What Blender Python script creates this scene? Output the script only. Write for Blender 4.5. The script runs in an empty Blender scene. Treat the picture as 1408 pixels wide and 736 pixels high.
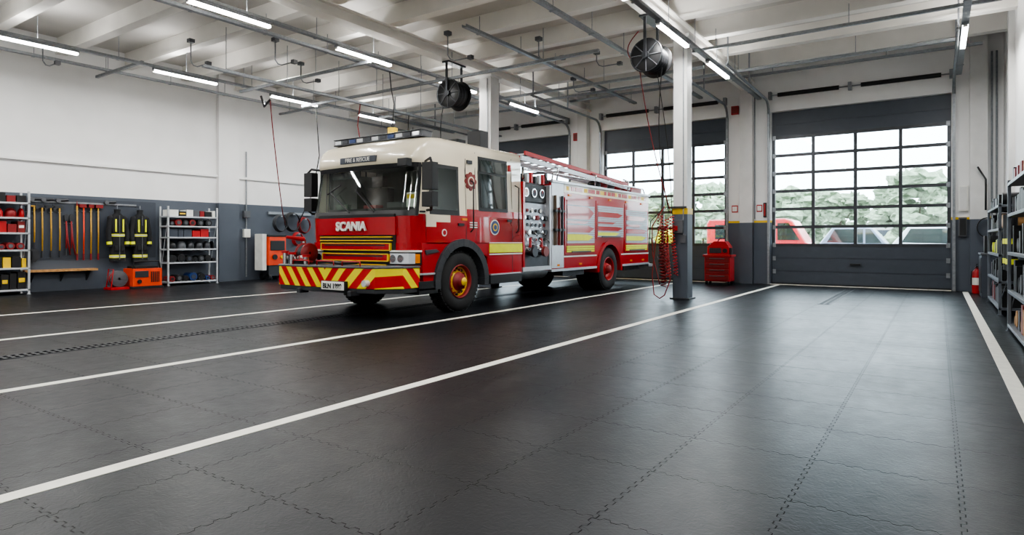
import bpy, bmesh, math, random
from mathutils import Vector, Matrix, noise
random.seed(7)
pi=math.pi
S=bpy.context.scene
COL=S.collection

# ------------------------------------------------------------ materials
def lin(c):
    c=c/255.0
    return c/12.92 if c<=0.04045 else ((c+0.055)/1.055)**2.4
def L(rgb): return (lin(rgb[0]),lin(rgb[1]),lin(rgb[2]),1)
def mat(name,rgb,rough=0.5,metal=0.0,var=0.08,scale=6.0,bump=0.0,bscale=60.0,emis=None,es=0.0,coat=0.0,spec=0.5):
    m=bpy.data.materials.new(name); m.use_nodes=True
    nt=m.node_tree; b=nt.nodes['Principled BSDF']
    tc=nt.nodes.new('ShaderNodeTexCoord')
    n=nt.nodes.new('ShaderNodeTexNoise'); n.inputs['Scale'].default_value=scale; n.inputs['Detail'].default_value=3
    nt.links.new(tc.outputs['Object'],n.inputs['Vector'])
    r=nt.nodes.new('ShaderNodeMapRange'); r.inputs['To Min'].default_value=1-var; r.inputs['To Max'].default_value=1+var
    r.inputs['From Min'].default_value=0.3; r.inputs['From Max'].default_value=0.7
    nt.links.new(n.outputs['Fac'],r.inputs['Value'])
    mx=nt.nodes.new('ShaderNodeVectorMath'); mx.operation='SCALE'
    c=L(rgb); mx.inputs[0].default_value=(c[0],c[1],c[2])
    nt.links.new(r.outputs['Result'],mx.inputs['Scale'])
    nt.links.new(mx.outputs[0],b.inputs['Base Color'])
    b.inputs['Roughness'].default_value=rough; b.inputs['Metallic'].default_value=metal
    b.inputs['Coat Weight'].default_value=coat; b.inputs['Coat Roughness'].default_value=0.05
    b.inputs['Specular IOR Level'].default_value=spec
    if bump>0:
        n2=nt.nodes.new('ShaderNodeTexNoise'); n2.inputs['Scale'].default_value=bscale
        nt.links.new(tc.outputs['Object'],n2.inputs['Vector'])
        bp=nt.nodes.new('ShaderNodeBump'); bp.inputs['Strength'].default_value=bump; bp.inputs['Distance'].default_value=0.01
        nt.links.new(n2.outputs['Fac'],bp.inputs['Height']); nt.links.new(bp.outputs['Normal'],b.inputs['Normal'])
    if emis:
        b.inputs['Emission Color'].default_value=L(emis); b.inputs['Emission Strength'].default_value=es
    return m

WHITE=mat('wall_white',(230,230,229),0.6,var=0.03,scale=1.5,bump=0.05)
WHITE2=mat('column_white',(208,208,206),0.5,var=0.06,scale=3)
CEILM=mat('ceiling_paint',(196,193,188),0.7,var=0.08,scale=0.8)
BEAMM=mat('beam_paint',(226,223,217),0.6,var=0.05,scale=2)
SLATE=mat('wall_slate',(78,85,95),0.55,var=0.05,scale=2)
SLATED=mat('slate_dark',(60,66,76),0.5,var=0.06)
DOORP=mat('door_panel_slate',(64,71,81),0.45,var=0.05)
YEL=mat('yellow_paint',(230,190,30),0.45)
HIVIS=mat('hivis_yellow',(222,228,40),0.5)
RED=mat('truck_red',(168,10,22),0.24,var=0.05,scale=2,coat=0.5)
RED2=mat('red_plastic',(170,26,30),0.4)
DRED=mat('dark_red_rubber',(128,26,28),0.5)
CREAM=mat('truck_cream',(230,219,194),0.25,var=0.03,scale=2,coat=0.5)
BLACK=mat('black_plastic',(26,27,29),0.45,var=0.15)
DRAIN_SHADE=mat('drain_shade',(6,6,7),0.9,var=0.1,spec=0.0)  # flat black for the drain strip; shade of the recess put into the colour
RUBBER=mat('tyre_rubber',(30,30,31),0.75,var=0.2,bump=0.3,bscale=90)
GREY=mat('grey_plastic',(84,86,90),0.5)
CABIN=mat('cabin_lining',(96,106,98),0.7,var=0.15)
FENDER=mat('fender_plastic',(50,52,56),0.5)
GLASSD=mat('dark_glass',(40,50,48),0.04,var=0.5,scale=1.0,coat=1.0,spec=0.9)
CHROME=mat('chrome',(205,206,208),0.2,metal=1.0,var=0.05)
ALU=mat('brushed_aluminium',(190,192,196),0.38,metal=0.6,var=0.06,scale=10)
SHUT=mat('shutter_aluminium',(158,162,168),0.4,metal=0.55,var=0.08,scale=5)
GALV=mat('galvanised_steel',(140,144,148),0.45,metal=0.6,var=0.15,scale=20)
DSTEEL=mat('dark_steel',(70,72,76),0.4,metal=0.6,var=0.15)
SHELFW=mat('rack_white_steel',(190,194,198),0.4,metal=0.2)
SHELFG=mat('rack_grey_steel',(110,116,124),0.4,metal=0.3)
ORANGE=mat('orange_plastic',(224,68,24),0.4)
WOOD=mat('wood_plank',(176,132,82),0.55,var=0.25,scale=14)
WOODY=mat('yellow_handle',(190,146,50),0.45,var=0.2,scale=12)
JBLACK=mat('jacket_black',(28,29,32),0.85,var=0.2,bump=0.5,bscale=25)
SILVT=mat('reflective_tape',(190,192,190),0.35)
LINE=mat('floor_line_white',(228,226,215),0.5,var=0.08,scale=9,bump=0.1)
BLUE=mat('blue_plastic',(34,58,110),0.4)
BROWN=mat('badge_brown',(120,34,30),0.4)
AMBER=mat('amber_lens',(226,130,30),0.2)
LENSW=mat('headlight_lens',(225,230,235),0.08,metal=0.3,coat=1)
PLATE=mat('number_plate',(228,228,222),0.4)
LED=mat('led_tube',(255,255,255),0.5,emis=(255,253,248),es=18)
ASPH=mat('asphalt',(120,120,118),0.9,var=0.15,scale=3)
LEAF_HAZED=mat('tree_leaves_hazed',(142,158,132),0.9,var=0.35,scale=3,bump=0.8,bscale=8)  # leaf green paled: outdoor haze and overexposure are put into the colour
LEAFY=mat('bush_yellow',(200,196,70),0.8,var=0.3,scale=4)
BARK=mat('tree_bark',(94,80,66),0.9,var=0.3)
CONC=mat('concrete',(186,186,184),0.8)

def glassmat(name,tint,f0,f1):
    m=bpy.data.materials.new(name); m.use_nodes=True; nt=m.node_tree
    nt.nodes.clear()
    o=nt.nodes.new('ShaderNodeOutputMaterial'); mx=nt.nodes.new('ShaderNodeMixShader')
    t=nt.nodes.new('ShaderNodeBsdfTransparent'); g=nt.nodes.new('ShaderNodeBsdfGlossy')
    t.inputs['Color'].default_value=tint; g.inputs['Roughness'].default_value=0.03
    n=nt.nodes.new('ShaderNodeTexNoise'); n.inputs['Scale'].default_value=2
    r=nt.nodes.new('ShaderNodeMapRange'); r.inputs['To Min'].default_value=f0; r.inputs['To Max'].default_value=f1
    nt.links.new(n.outputs['Fac'],r.inputs['Value']); nt.links.new(r.outputs['Result'],mx.inputs['Fac'])
    nt.links.new(t.outputs[0],mx.inputs[1]); nt.links.new(g.outputs[0],mx.inputs[2]); nt.links.new(mx.outputs[0],o.inputs['Surface'])
    return m
GLASS=glassmat('door_glass',(0.90,0.95,0.96,1),0.05,0.10)
WSG=glassmat('windscreen_glass',(0.70,0.79,0.73,1),0.10,0.14)

def M_(nt,op,a,b=None,c=None):
    n=nt.nodes.new('ShaderNodeMath'); n.operation=op
    for i,v in enumerate((a,b,c)):
        if v is None: continue
        if isinstance(v,(int,float)): n.inputs[i].default_value=v
        else: nt.links.new(v,n.inputs[i])
    return n.outputs[0]

def floormat():
    m=bpy.data.materials.new('rubber_floor_tiles'); m.use_nodes=True; nt=m.node_tree
    b=nt.nodes['Principled BSDF']
    g=nt.nodes.new('ShaderNodeNewGeometry'); sp=nt.nodes.new('ShaderNodeSeparateXYZ')
    nt.links.new(g.outputs['Position'],sp.inputs[0]); X=sp.outputs['X']; Y=sp.outputs['Y']
    T=0.66
    def seam(u,v,off):
        s=M_(nt,'SINE',M_(nt,'MULTIPLY',v,2*pi/0.0825))
        z=M_(nt,'MAXIMUM',M_(nt,'MINIMUM',M_(nt,'MULTIPLY',s,2.5),1.0),-1.0)
        uu=M_(nt,'ADD',M_(nt,'ADD',u,off),M_(nt,'MULTIPLY',z,0.010))
        f=M_(nt,'FRACT',M_(nt,'DIVIDE',uu,T))
        d=M_(nt,'SUBTRACT',0.5,M_(nt,'ABSOLUTE',M_(nt,'SUBTRACT',f,0.5)))
        return M_(nt,'MULTIPLY',d,T)
    d=M_(nt,'MINIMUM',seam(X,Y,20*T-0.09),seam(Y,X,20*T+0.2))
    mr=nt.nodes.new('ShaderNodeMapRange'); mr.inputs['From Min'].default_value=0.0010; mr.inputs['From Max'].default_value=0.0042
    nt.links.new(d,mr.inputs['Value']); mask=mr.outputs['Result']
    n1=nt.nodes.new('ShaderNodeTexNoise'); n1.inputs['Scale'].default_value=1.1; n1.inputs['Detail'].default_value=7; n1.inputs['Roughness'].default_value=0.6
    nt.links.new(g.outputs['Position'],n1.inputs['Vector'])
    n2=nt.nodes.new('ShaderNodeTexNoise'); n2.inputs['Scale'].default_value=26; n2.inputs['Detail'].default_value=5; n2.inputs['Distortion'].default_value=1.5
    nt.links.new(g.outputs['Position'],n2.inputs['Vector'])
    n3=nt.nodes.new('ShaderNodeTexNoise'); n3.inputs['Scale'].default_value=9; n3.inputs['Detail'].default_value=5
    nt.links.new(g.outputs['Position'],n3.inputs['Vector'])
    val=M_(nt,'ADD',M_(nt,'MULTIPLY',n1.outputs['Fac'],0.004),0.006)
    val=M_(nt,'ADD',val,M_(nt,'MULTIPLY',n3.outputs['Fac'],0.004))
    val=M_(nt,'MULTIPLY',val,M_(nt,'ADD',M_(nt,'MULTIPLY',mask,0.8),0.2))
    c=nt.nodes.new('ShaderNodeCombineXYZ'); nt.links.new(val,c.inputs[0]); nt.links.new(M_(nt,'MULTIPLY',val,1.08),c.inputs[1]); nt.links.new(M_(nt,'MULTIPLY',val,1.28),c.inputs[2])
    nt.links.new(c.outputs[0],b.inputs['Base Color'])
    r=M_(nt,'ADD',M_(nt,'MULTIPLY',n1.outputs['Fac'],0.16),0.27)
    r=M_(nt,'ADD',r,M_(nt,'MULTIPLY',M_(nt,'SUBTRACT',n3.outputs['Fac'],0.5),0.12))
    nt.links.new(r,b.inputs['Roughness'])
    spv=M_(nt,'ADD',M_(nt,'MULTIPLY',mask,0.17),0.02)
    nt.links.new(spv,b.inputs['Specular IOR Level'])
    b.inputs['Specular Tint'].default_value=(0.86,0.94,1.0,1)
    h=M_(nt,'ADD',M_(nt,'MULTIPLY',mask,0.9),M_(nt,'MULTIPLY',n2.outputs['Fac'],0.6))
    bp=nt.nodes.new('ShaderNodeBump'); bp.inputs['Strength'].default_value=0.5; bp.inputs['Distance'].default_value=0.005
    nt.links.new(h,bp.inputs['Height']); nt.links.new(bp.outputs['Normal'],b.inputs['Normal'])
    return m
FLOORM=floormat()

def chevmat(cx):
    m=bpy.data.materials.new('chevron_red_yellow'); m.use_nodes=True; nt=m.node_tree
    b=nt.nodes['Principled BSDF']
    g=nt.nodes.new('ShaderNodeNewGeometry'); sp=nt.nodes.new('ShaderNodeSeparateXYZ')
    nt.links.new(g.outputs['Position'],sp.inputs[0])
    u=M_(nt,'SUBTRACT',M_(nt,'ABSOLUTE',M_(nt,'SUBTRACT',sp.outputs['X'],cx)),M_(nt,'MULTIPLY',sp.outputs['Y'],0.9))
    u=M_(nt,'ADD',u,M_(nt,'MULTIPLY',sp.outputs['Z'],-0.8))
    f=M_(nt,'GREATER_THAN',M_(nt,'FRACT',M_(nt,'DIVIDE',M_(nt,'ADD',u,20),0.27)),0.5)
    mx=nt.nodes.new('ShaderNodeMix'); mx.data_type='RGBA'
    mx.inputs['A'].default_value=L((186,18,26)); mx.inputs['B'].default_value=L((236,222,40))
    nt.links.new(f,mx.inputs['Factor']); nt.links.new(mx.outputs['Result'],b.inputs['Base Color'])
    b.inputs['Roughness'].default_value=0.3
    return m

# ------------------------------------------------------------ mesh builder
class MB:
    def __init__(s): s.v=[];s.f=[];s.m=[];s.sm=[];s.mats=[];s.M=None
    def mi(s,m):
        if m not in s.mats: s.mats.append(m)
        return s.mats.index(m)
    def add(s,vs,fs,m,smooth=False,M=None):
        o=len(s.v); k=s.mi(m)
        for p in vs:
            p=Vector(p)
            if M is not None: p=M@p
            if s.M is not None: p=s.M@p
            s.v.append(tuple(p))
        for f in fs:
            s.f.append([i+o for i in f]); s.m.append(k); s.sm.append(smooth)
    def box(s,x0,x1,y0,y1,z0,z1,m,M=None):
        vs=[(x,y,z) for x in (x0,x1) for y in (y0,y1) for z in (z0,z1)]
        s.add(vs,[(0,1,3,2),(4,6,7,5),(0,4,5,1),(2,3,7,6),(0,2,6,4),(1,5,7,3)],m,M=M)
    def cb(s,c,d,m,M=None):
        s.box(c[0]-d[0]/2,c[0]+d[0]/2,c[1]-d[1]/2,c[1]+d[1]/2,c[2]-d[2]/2,c[2]+d[2]/2,m,M)
    def cyl(s,p0,p1,r,m,seg=12,r2=None,caps=True):
        p0=Vector(p0);p1=Vector(p1); r2=r if r2 is None else r2
        d=(p1-p0).normalized(); a=d.orthogonal().normalized(); b=d.cross(a)
        vs=[];
        for p,rr in ((p0,r),(p1,r2)):
            for i in range(seg):
                t=2*pi*i/seg; vs.append(p+a*rr*math.cos(t)+b*rr*math.sin(t))
        fs=[(i,(i+1)%seg,seg+(i+1)%seg,seg+i) for i in range(seg)]
        s.add(vs,fs,m,True)
        if caps: s.add(vs,[tuple(range(seg)),tuple(range(2*seg-1,seg-1,-1))],m)
    def lathe(s,prof,c,axis,m,seg=28):
        c=Vector(c); d=Vector(axis).normalized(); a=d.orthogonal().normalized(); b=d.cross(a)
        vs=[]
        for r,h in prof:
            for i in range(seg):
                t=2*pi*i/seg; vs.append(c+d*h+a*r*math.cos(t)+b*r*math.sin(t))
        fs=[]
        for j in range(len(prof)-1):
            for i in range(seg):
                fs.append((j*seg+i,j*seg+(i+1)%seg,(j+1)*seg+(i+1)%seg,(j+1)*seg+i))
        s.add(vs,fs,m,True)
    def prism(s,pts,axis,a,b,m):
        n=len(pts)
        def P(p,h):
            if axis=='x': return (h,p[0],p[1])
            if axis=='y': return (p[0],h,p[1])
            return (p[0],p[1],h)
        vs=[P(p,a) for p in pts]+[P(p,b) for p in pts]
        fs=[(i,(i+1)%n,n+(i+1)%n,n+i) for i in range(n)]+[tuple(range(n-1,-1,-1)),tuple(range(n,2*n))]
        s.add(vs,fs,m)
    def arch(s,cy,cz,r0,r1,a0,a1,x0,x1,m,seg=16):
        for i in range(seg):
            t0=a0+(a1-a0)*i/seg; t1=a0+(a1-a0)*(i+1)/seg
            pts=[(cy+r*math.cos(t),cz+r*math.sin(t)) for r,t in ((r0,t0),(r1,t0),(r1,t1),(r0,t1))]
            s.prism(pts,'x',x0,x1,m)
    def tube(s,path,r,m,seg=6):
        path=[Vector(p) for p in path]; vs=[]; n=len(path)
        up=None
        for i,p in enumerate(path):
            d=(path[min(i+1,n-1)]-path[max(i-1,0)]).normalized()
            if up is None: up=d.orthogonal().normalized()
            up=(up-d*up.dot(d))
            if up.length<1e-5: up=d.orthogonal()
            up.normalize(); b=d.cross(up)
            for k in range(seg):
                t=2*pi*k/seg; vs.append(p+up*r*math.cos(t)+b*r*math.sin(t))
        fs=[(i*seg+k,i*seg+(k+1)%seg,(i+1)*seg+(k+1)%seg,(i+1)*seg+k) for i in range(n-1) for k in range(seg)]
        fs+= [tuple(range(seg)),tuple(range(n*seg-1,(n-1)*seg-1,-1))]
        s.add(vs,fs,m,True)
    def sph(s,c,r,m,u=14,v=8,jit=0.0,fr=2.3,smooth=True):
        if isinstance(r,(int,float)): r=(r,r,r)
        vs=[];
        for j in range(v+1):
            ph=pi*j/v
            for i in range(u):
                t=2*pi*i/u
                k=Vector((math.sin(ph)*math.cos(t),math.sin(ph)*math.sin(t),math.cos(ph)))
                q=1+jit*noise.noise(k*fr+Vector(c))
                vs.append((c[0]+r[0]*k.x*q,c[1]+r[1]*k.y*q,c[2]+r[2]*k.z*q))
        fs=[(j*u+i,j*u+(i+1)%u,(j+1)*u+(i+1)%u,(j+1)*u+i) for j in range(v) for i in range(u)]
        s.add(vs,fs,m,smooth)
    def loft(s,rings,m,caps=True,closed=True,smooth=True,skip=None):
        n=len(rings[0]); vs=[p for r in rings for p in r]; fs=[]
        for j in range(len(rings)-1):
            for i in range(n if closed else n-1):
                if skip and skip(j,i): continue
                fs.append((j*n+i,j*n+(i+1)%n,(j+1)*n+(i+1)%n,(j+1)*n+i))
        s.add(vs,fs,m,smooth)
        if caps: s.add(vs,[tuple(range(n)),tuple(range(len(vs)-1,len(vs)-n-1,-1))],m)
    def build(s,name,parent=None,bevel=0,recenter=True):
        me=bpy.data.meshes.new(name); 
        off=Vector((0,0,0))
        if parent is None and recenter:
            xs=[v[0] for v in s.v];ys=[v[1] for v in s.v];zs=[v[2] for v in s.v]
            off=Vector(((min(xs)+max(xs))/2,(min(ys)+max(ys))/2,min(zs)))
        me.from_pydata([tuple(Vector(v)-off) for v in s.v],[],s.f)
        for m in s.mats: me.materials.append(m)
        for i,p in enumerate(me.polygons): p.material_index=s.m[i]; p.use_smooth=s.sm[i]
        bm=bmesh.new(); bm.from_mesh(me); bmesh.ops.recalc_face_normals(bm,faces=bm.faces); bm.to_mesh(me); bm.free()
        o=bpy.data.objects.new(name,me); COL.objects.link(o); o.location=off
        if parent is not None: o.parent=parent
        if bevel:
            bv=o.modifiers.new('bev','BEVEL'); bv.width=bevel; bv.segments=2; bv.limit_method='ANGLE'; bv.angle_limit=0.7
        return o
def empty(name,loc=(0,0,0)):
    o=bpy.data.objects.new(name,None); COL.objects.link(o); o.location=loc; return o
def text(name,body,size,loc,rot,m,parent=None,ext=0.006,align='CENTER',bold=0.0):
    c=bpy.data.curves.new(name,'FONT'); c.body=body; c.size=size; c.extrude=ext; c.align_x=align; c.offset=bold
    o=bpy.data.objects.new(name+'_tmp',c); COL.objects.link(o)
    dg=bpy.context.evaluated_depsgraph_get(); me=bpy.data.meshes.new_from_object(o.evaluated_get(dg))
    bpy.data.objects.remove(o); me.materials.clear(); me.materials.append(m)
    for p in me.polygons: p.material_index=0
    t=bpy.data.objects.new(name,me); COL.objects.link(t); t.location=loc; t.rotation_euler=rot
    if parent is not None: t.parent=parent
    return t

# ------------------------------------------------------------ room shell
XL,XR,YB,YF,ZC=-17.4,1.25,18.3,-5.0,6.05
b=MB(); b.box(XL-0.2,XR+0.2,YF-0.2,YB+0.35,-0.2,0,FLOORM); b.build('floor')
b=MB(); b.box(XL-0.2,XR+0.2,YF-0.2,YB+0.35,ZC,ZC+0.2,CEILM); b.build('ceiling')
b=MB()
b.box(XL-0.2,XL,YF,YB,0,2.3,SLATE); b.box(XL-0.2,XL,YF,YB,2.3,3.05,WHITE); b.box(XL-0.2,XL+0.06,YF,YB,3.05,3.12,WHITE)
b.box(XL-0.2,XL,YF,YB,3.12,ZC,WHITE)
for y in (1.0,10.55,17.6):
    b.box(XL,XL+0.12,y-0.32,y+0.32,0,2.3,SLATE); b.box(XL,XL+0.12,y-0.32,y+0.32,2.3,ZC,WHITE)
b.build('wall_left')
b=MB(); b.box(XR,XR+0.2,YF,YB,0,1.75,SLATE); b.box(XR,XR+0.2,YF,YB,1.75,ZC,WHITE)
for y in (6.5,11.6,15.9): b.box(XR-0.1,XR,y-0.15,y+0.15,0,ZC,WHITE2)
b.build('wall_right')
b=MB(); b.box(XL-0.2,XR+0.2,YF-0.2,YF,0,ZC,WHITE); b.build('wall_front')
doors=[(-3.82,0.26),(-8.95,-5.04),(-14.1,-10.18)]
DH=4.75
b=MB()
edges=[XL-0.2]+[v for d in sorted(doors) for v in d]+[XR+0.2]
for i in range(0,len(edges),2):
    x0,x1=edges[i],edges[i+1]
    b.box(x0,x1,YB,YB+0.35,0,1.7,SLATE); b.box(x0,x1,YB,YB+0.35,1.7,1.76,YEL if i>0 else SLATE); b.box(x0,x1,YB,YB+0.35,1.76,DH,WHITE)
b.box(XL-0.2,XR+0.2,YB,YB+0.35,DH,ZC,WHITE)
for x in (-4.43,-9.57,0.78):
    b.box(x-0.17,x+0.17,YB-0.22,YB,0,1.7,SLATE); b.box(x-0.17,x+0.17,YB-0.22,YB,1.7,ZC-0.0,WHITE2)
b.build('wall_back')

for i,(x0,x1) in enumerate(doors):
    e=empty('door_%d'%(i+1),((x0+x1)/2,YB+0.2,0))
    b=MB(); hw=(x1-x0)/2
    y0,y1=-0.03,0.03
    b.box(-hw,hw,y0+0.012,y1,0.0,1.08,SLATED); b.box(-hw,hw,y0+0.012,y1,4.04,DH,SLATED)
    for z0,z1 in ((0.0,0.35),(0.365,0.71),(0.725,1.08)): b.box(-hw,hw,y0,y1-0.01,z0+0.01,z1,DOORP)
    b.box(-hw,hw,y0,y1-0.01,4.04,4.385,DOORP); b.box(-hw,hw,y0,y1-0.01,4.40,DH,DOORP)
    for r in range(7):
        z=1.08+r*0.493; b.box(-hw,hw,y0-0.012,y1,z-0.04,z+0.04,DSTEEL)
    for c in range(5):
        x=-hw+0.04+c*(2*hw-0.08)/4; b.box(x-0.04,x+0.04,y0-0.006,y1,1.08,4.04,DSTEEL)
    b.box(-0.12,0.12,y0-0.06,y0,0.55,0.6,BLACK)
    for sx in (-1,1):
        for z in (0.35,0.71,1.08,1.57,2.06,2.56,3.05,3.54,4.04): b.box(sx*(hw-0.06)-0.04,sx*(hw-0.06)+0.04,y0-0.03,y0-0.01,z-0.06,z+0.06,GALV)
    b.box(-hw,hw,y0-0.02,y0,-0.0,0.04,BLACK)
    b.build('leaf',e)
    b=MB(); b.box(-hw,hw,0,0.008,1.08,4.04,GLASS); b.build('glazing',e)
    b=MB()
    for sx in (-1,1):
        x=sx*(hw+0.05)
        b.box(x-0.03,x+0.03,-0.27,-0.21,0.0,4.7,GALV)
        path=[(x,-0.24,4.7)]+[(x,-0.24-0.35*(1-math.cos(t)),4.7+0.35*math.sin(t)) for t in [pi/2*k/6 for k in range(1,7)]]+[(x,-4.4,5.1)]
        b.tube(path,0.035,GALV)
        b.box(x-0.015,x+0.015,-4.3,-4.27,5.05,ZC,GALV); b.box(x-0.015,x+0.015,-2.4,-2.37,5.05,ZC,GALV)
    b.cyl((-hw,-0.3,5.18),(hw,-0.3,5.18),0.016,GALV)
    b.cyl((-hw+0.2,-0.3,5.18),(-0.35,-0.3,5.18),0.055,BLACK); b.cyl((0.15,-0.3,5.18),(hw-0.2,-0.3,5.18),0.055,BLACK)
    for x in (-hw,-0.1,hw): b.box(x-0.04,x+0.04,-0.36,-0.2,5.08,5.28,GALV)
    b.build('track_and_springs',e)
for i,(x0,x1) in enumerate(doors):
    b=MB(); b.box(x0,x1,YB-0.13,YB+0.0,0.0,0.012,LINE); b.build('trim_%d'%(i+1))

for x,y0,y1 in ((-3.59,YF,YB-0.2),(-6.15,YF,YB-0.2),(-9.34,YF,YB-0.2),(-12.4,YF,YB-0.2),(0.52,YF,YB-0.25)):
    b=MB(); b.box(x-0.055,x+0.055,y0,y1,0.0,0.003,LINE); b.build('floor_line')
def drain(x,y0,y1,w):
    b=MB(); b.box(x-w/2,x+w/2,y0,y1,0.0,0.002,DRAIN_SHADE)
    b.box(x-w/2-0.02,x-w/2,y0,y1,0,0.006,DSTEEL); b.box(x+w/2,x+w/2+0.02,y0,y1,0,0.006,DSTEEL)
    b.box(x-0.012,x+0.012,y0,y1,0,0.005,DSTEEL)
    y=y0
    while y<y1:
        b.box(x-w/2,x+w/2,y,y+0.028,0.001,0.005,DSTEEL); y+=0.07
    b.build('floor_drain')
drain(-7.9,-2,17.5,0.2); drain(-1.78,13.0,17.4,0.17)

# ------------------------------------------------------------ ceiling structure
b=MB(); y=-4.2
while y<YB-0.3:
    b.box(XL,XR,y-0.07,y+0.07,5.70,ZC,BEAMM); b.box(XL,XR,y-0.11,y+0.11,5.65,5.70,BEAMM); y+=1.5
b.build('roof_purlins')
for x in (-4.4,-9.5):
    b=MB(); b.box(x-0.07,x+0.07,YF,YB,5.45,5.65,BEAMM); b.box(x-0.16,x+0.16,YF,YB,5.40,5.45,BEAMM); b.box(x-0.16,x+0.16,YF,YB,5.62,5.65,BEAMM); b.build('roof_beam')
def column(x,y,w):
    b=MB(); h=w/2
    b.box(x-h,x+h,y-h,y+h,1.85,5.40,WHITE2); b.box(x-h-0.01,x+h+0.01,y-h-0.01,y+h+0.01,0.02,1.78,SLATE)
    b.box(x-h-0.015,x+h+0.015,y-h-0.015,y+h+0.015,1.74,1.86,YEL)
    b.box(x-h-0.06,x+h+0.06,y-h-0.06,y+h+0.06,0,0.03,DSTEEL)
    b.box(x-h-0.05,x+h+0.05,y-h-0.05,y+h+0.05,5.34,5.40,WHITE2)
    b.cyl((x+h*0.5,y-h-0.02,1.2),(x+h*0.5,y-h-0.02,5.3),0.012,GALV,8); b.cyl((x-h-0.02,y,0.4),(x-h-0.02,y,5.3),0.015,GALV,8)
    b.box(x+h*0.1,x+h*0.9,y-h-0.05,y-h-0.01,1.15,1.32,GREY)
    return b.build('support_column',bevel=0.008)
column(-4.36,12.65,0.29); column(-9.5,12.9,0.36)

def strut(p0,p1,rods=True,z=None):
    b=MB(); x0,y0,z0=p0; x1,y1,z1=p1
    if x0==x1:
        b.box(x0-0.05,x0+0.05,y0,y1,z0-0.005,z0+0.005,GALV); b.box(x0-0.055,x0-0.045,y0,y1,z0,z0+0.05,GALV); b.box(x0+0.045,x0+0.055,y0,y1,z0,z0+0.05,GALV)
        b.cyl((x0+0.02,y0,z0+0.03),(x0+0.02,y1,z0+0.03),0.014,WHITE2,6)
        y=y0+0.5
        while y<y1:
            b.cyl((x0,y,z0),(x0,y,5.7),0.008,GALV,6); b.box(x0-0.07,x0+0.07,y-0.03,y+0.03,z0-0.012,z0-0.005,GALV); y+=1.5
    else:
        b.box(x0,x1,y0-0.03,y0+0.03,z0-0.03,z0+0.03,GALV)
        x=x0+0.5
        while x<x1: b.cyl((x,y0,z0),(x,y0,5.7),0.008,GALV,6); x+=2.5
    b.build('cable_tray')
rows=[(-14.9,[-1.9,1.15,4.2,7.25,10.3,13.4],5.1),(-10.1,[-3.7,-0.65,2.4,5.45,8.5,11.6,14.7],5.1),(-4.05,[-1.2,1.8,4.8,7.6,10.5,13.35],4.98),(0.4,[-3.0,1.5,13.7],5.0)]
for x,ys,z in rows: strut((x,-4.5,z+0.09),(x,18.0,z+0.09))
strut((-12.4,7,4.75),(-12.4,17.5,4.75)); strut((-5.6,6,5.25),(-5.6,17.8,5.25)); strut((-11.0,4,5.3),(-11.0,17.5,5.3))
strut((-16.6,2,5.3),(-16.6,17.5,5.3)); strut((-7.6,9.5,5.35),(-7.6,17.8,5.35))
for y,x0,x1,z in ((11.3,-14.9,-5.6,5.0),(14.2,-14.9,-4.4,5.15),(15.6,-9.5,0.4,5.3),(13.4,-4.4,0.9,5.3),(9.4,-14.9,-10.1,5.05),(17.0,-14,0.8,5.5),(12.2,-17.2,-14.9,5.2),(7.0,-17.2,-14.9,5.25)): strut((x0,y,z),(x1,y,z))
b=MB(); rr=random.Random(4)
for x,y in ((-16.4,5.6),(-13.6,7.4),(-13.1,9.9),(-12.0,8.4),(-8.6,10.2),(-7.2,11.6),(-6.6,13.2),(-8.2,15.0)):
    z=rr.uniform(5.0,5.3); b.tube([(x,y,5.64),(x,y,z+0.12),(x+0.04,y+0.04,z+0.03),(x+0.12,y+0.08,z),(x+0.5,y+0.08,z)],0.014,GALV)
    b.box(x-0.06,x+0.06,y-0.06,y+0.06,5.56,5.64,GREY); b.box(x+0.5,x+0.6,y+0.03,y+0.13,z-0.04,z+0.04,GREY)
b.build('ceiling_conduits')

for x,ys,z in rows:
    for y in ys:
        e=empty('linear_light',(x,y+0.75,z))
        b=MB(); b.box(-0.05,0.05,-0.77,0.77,0.03,0.08,GALV); b.box(-0.035,0.035,-0.77,-0.755,-0.01,0.03,WHITE2); b.box(-0.035,0.035,0.755,0.77,-0.01,0.03,WHITE2)
        b.build('housing',e)
        b=MB(); b.box(-0.04,0.04,-0.75,0.75,-0.015,0.03,LED); b.build('tube',e)
        l=bpy.data.lights.new('lamp','AREA'); l.shape='RECTANGLE'; l.size=0.08; l.size_y=1.5; l.energy=62; l.color=(1,0.995,0.98)
        lo=bpy.data.objects.new('lamp',l); COL.objects.link(lo); lo.parent=e; lo.location=(0,0,-0.02)
        l=bpy.data.lights.new('ceiling_fill','AREA'); l.shape='RECTANGLE'; l.size=0.09; l.size_y=1.5; l.energy=16; l.color=(1,0.995,0.98)  # added fill lamp facing up, not part of the fixture; brightens the ceiling
        lo=bpy.data.objects.new('ceiling_fill',l); COL.objects.link(lo); lo.parent=e; lo.location=(0,0,0.16); lo.rotation_euler=(pi,0,0)

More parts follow.
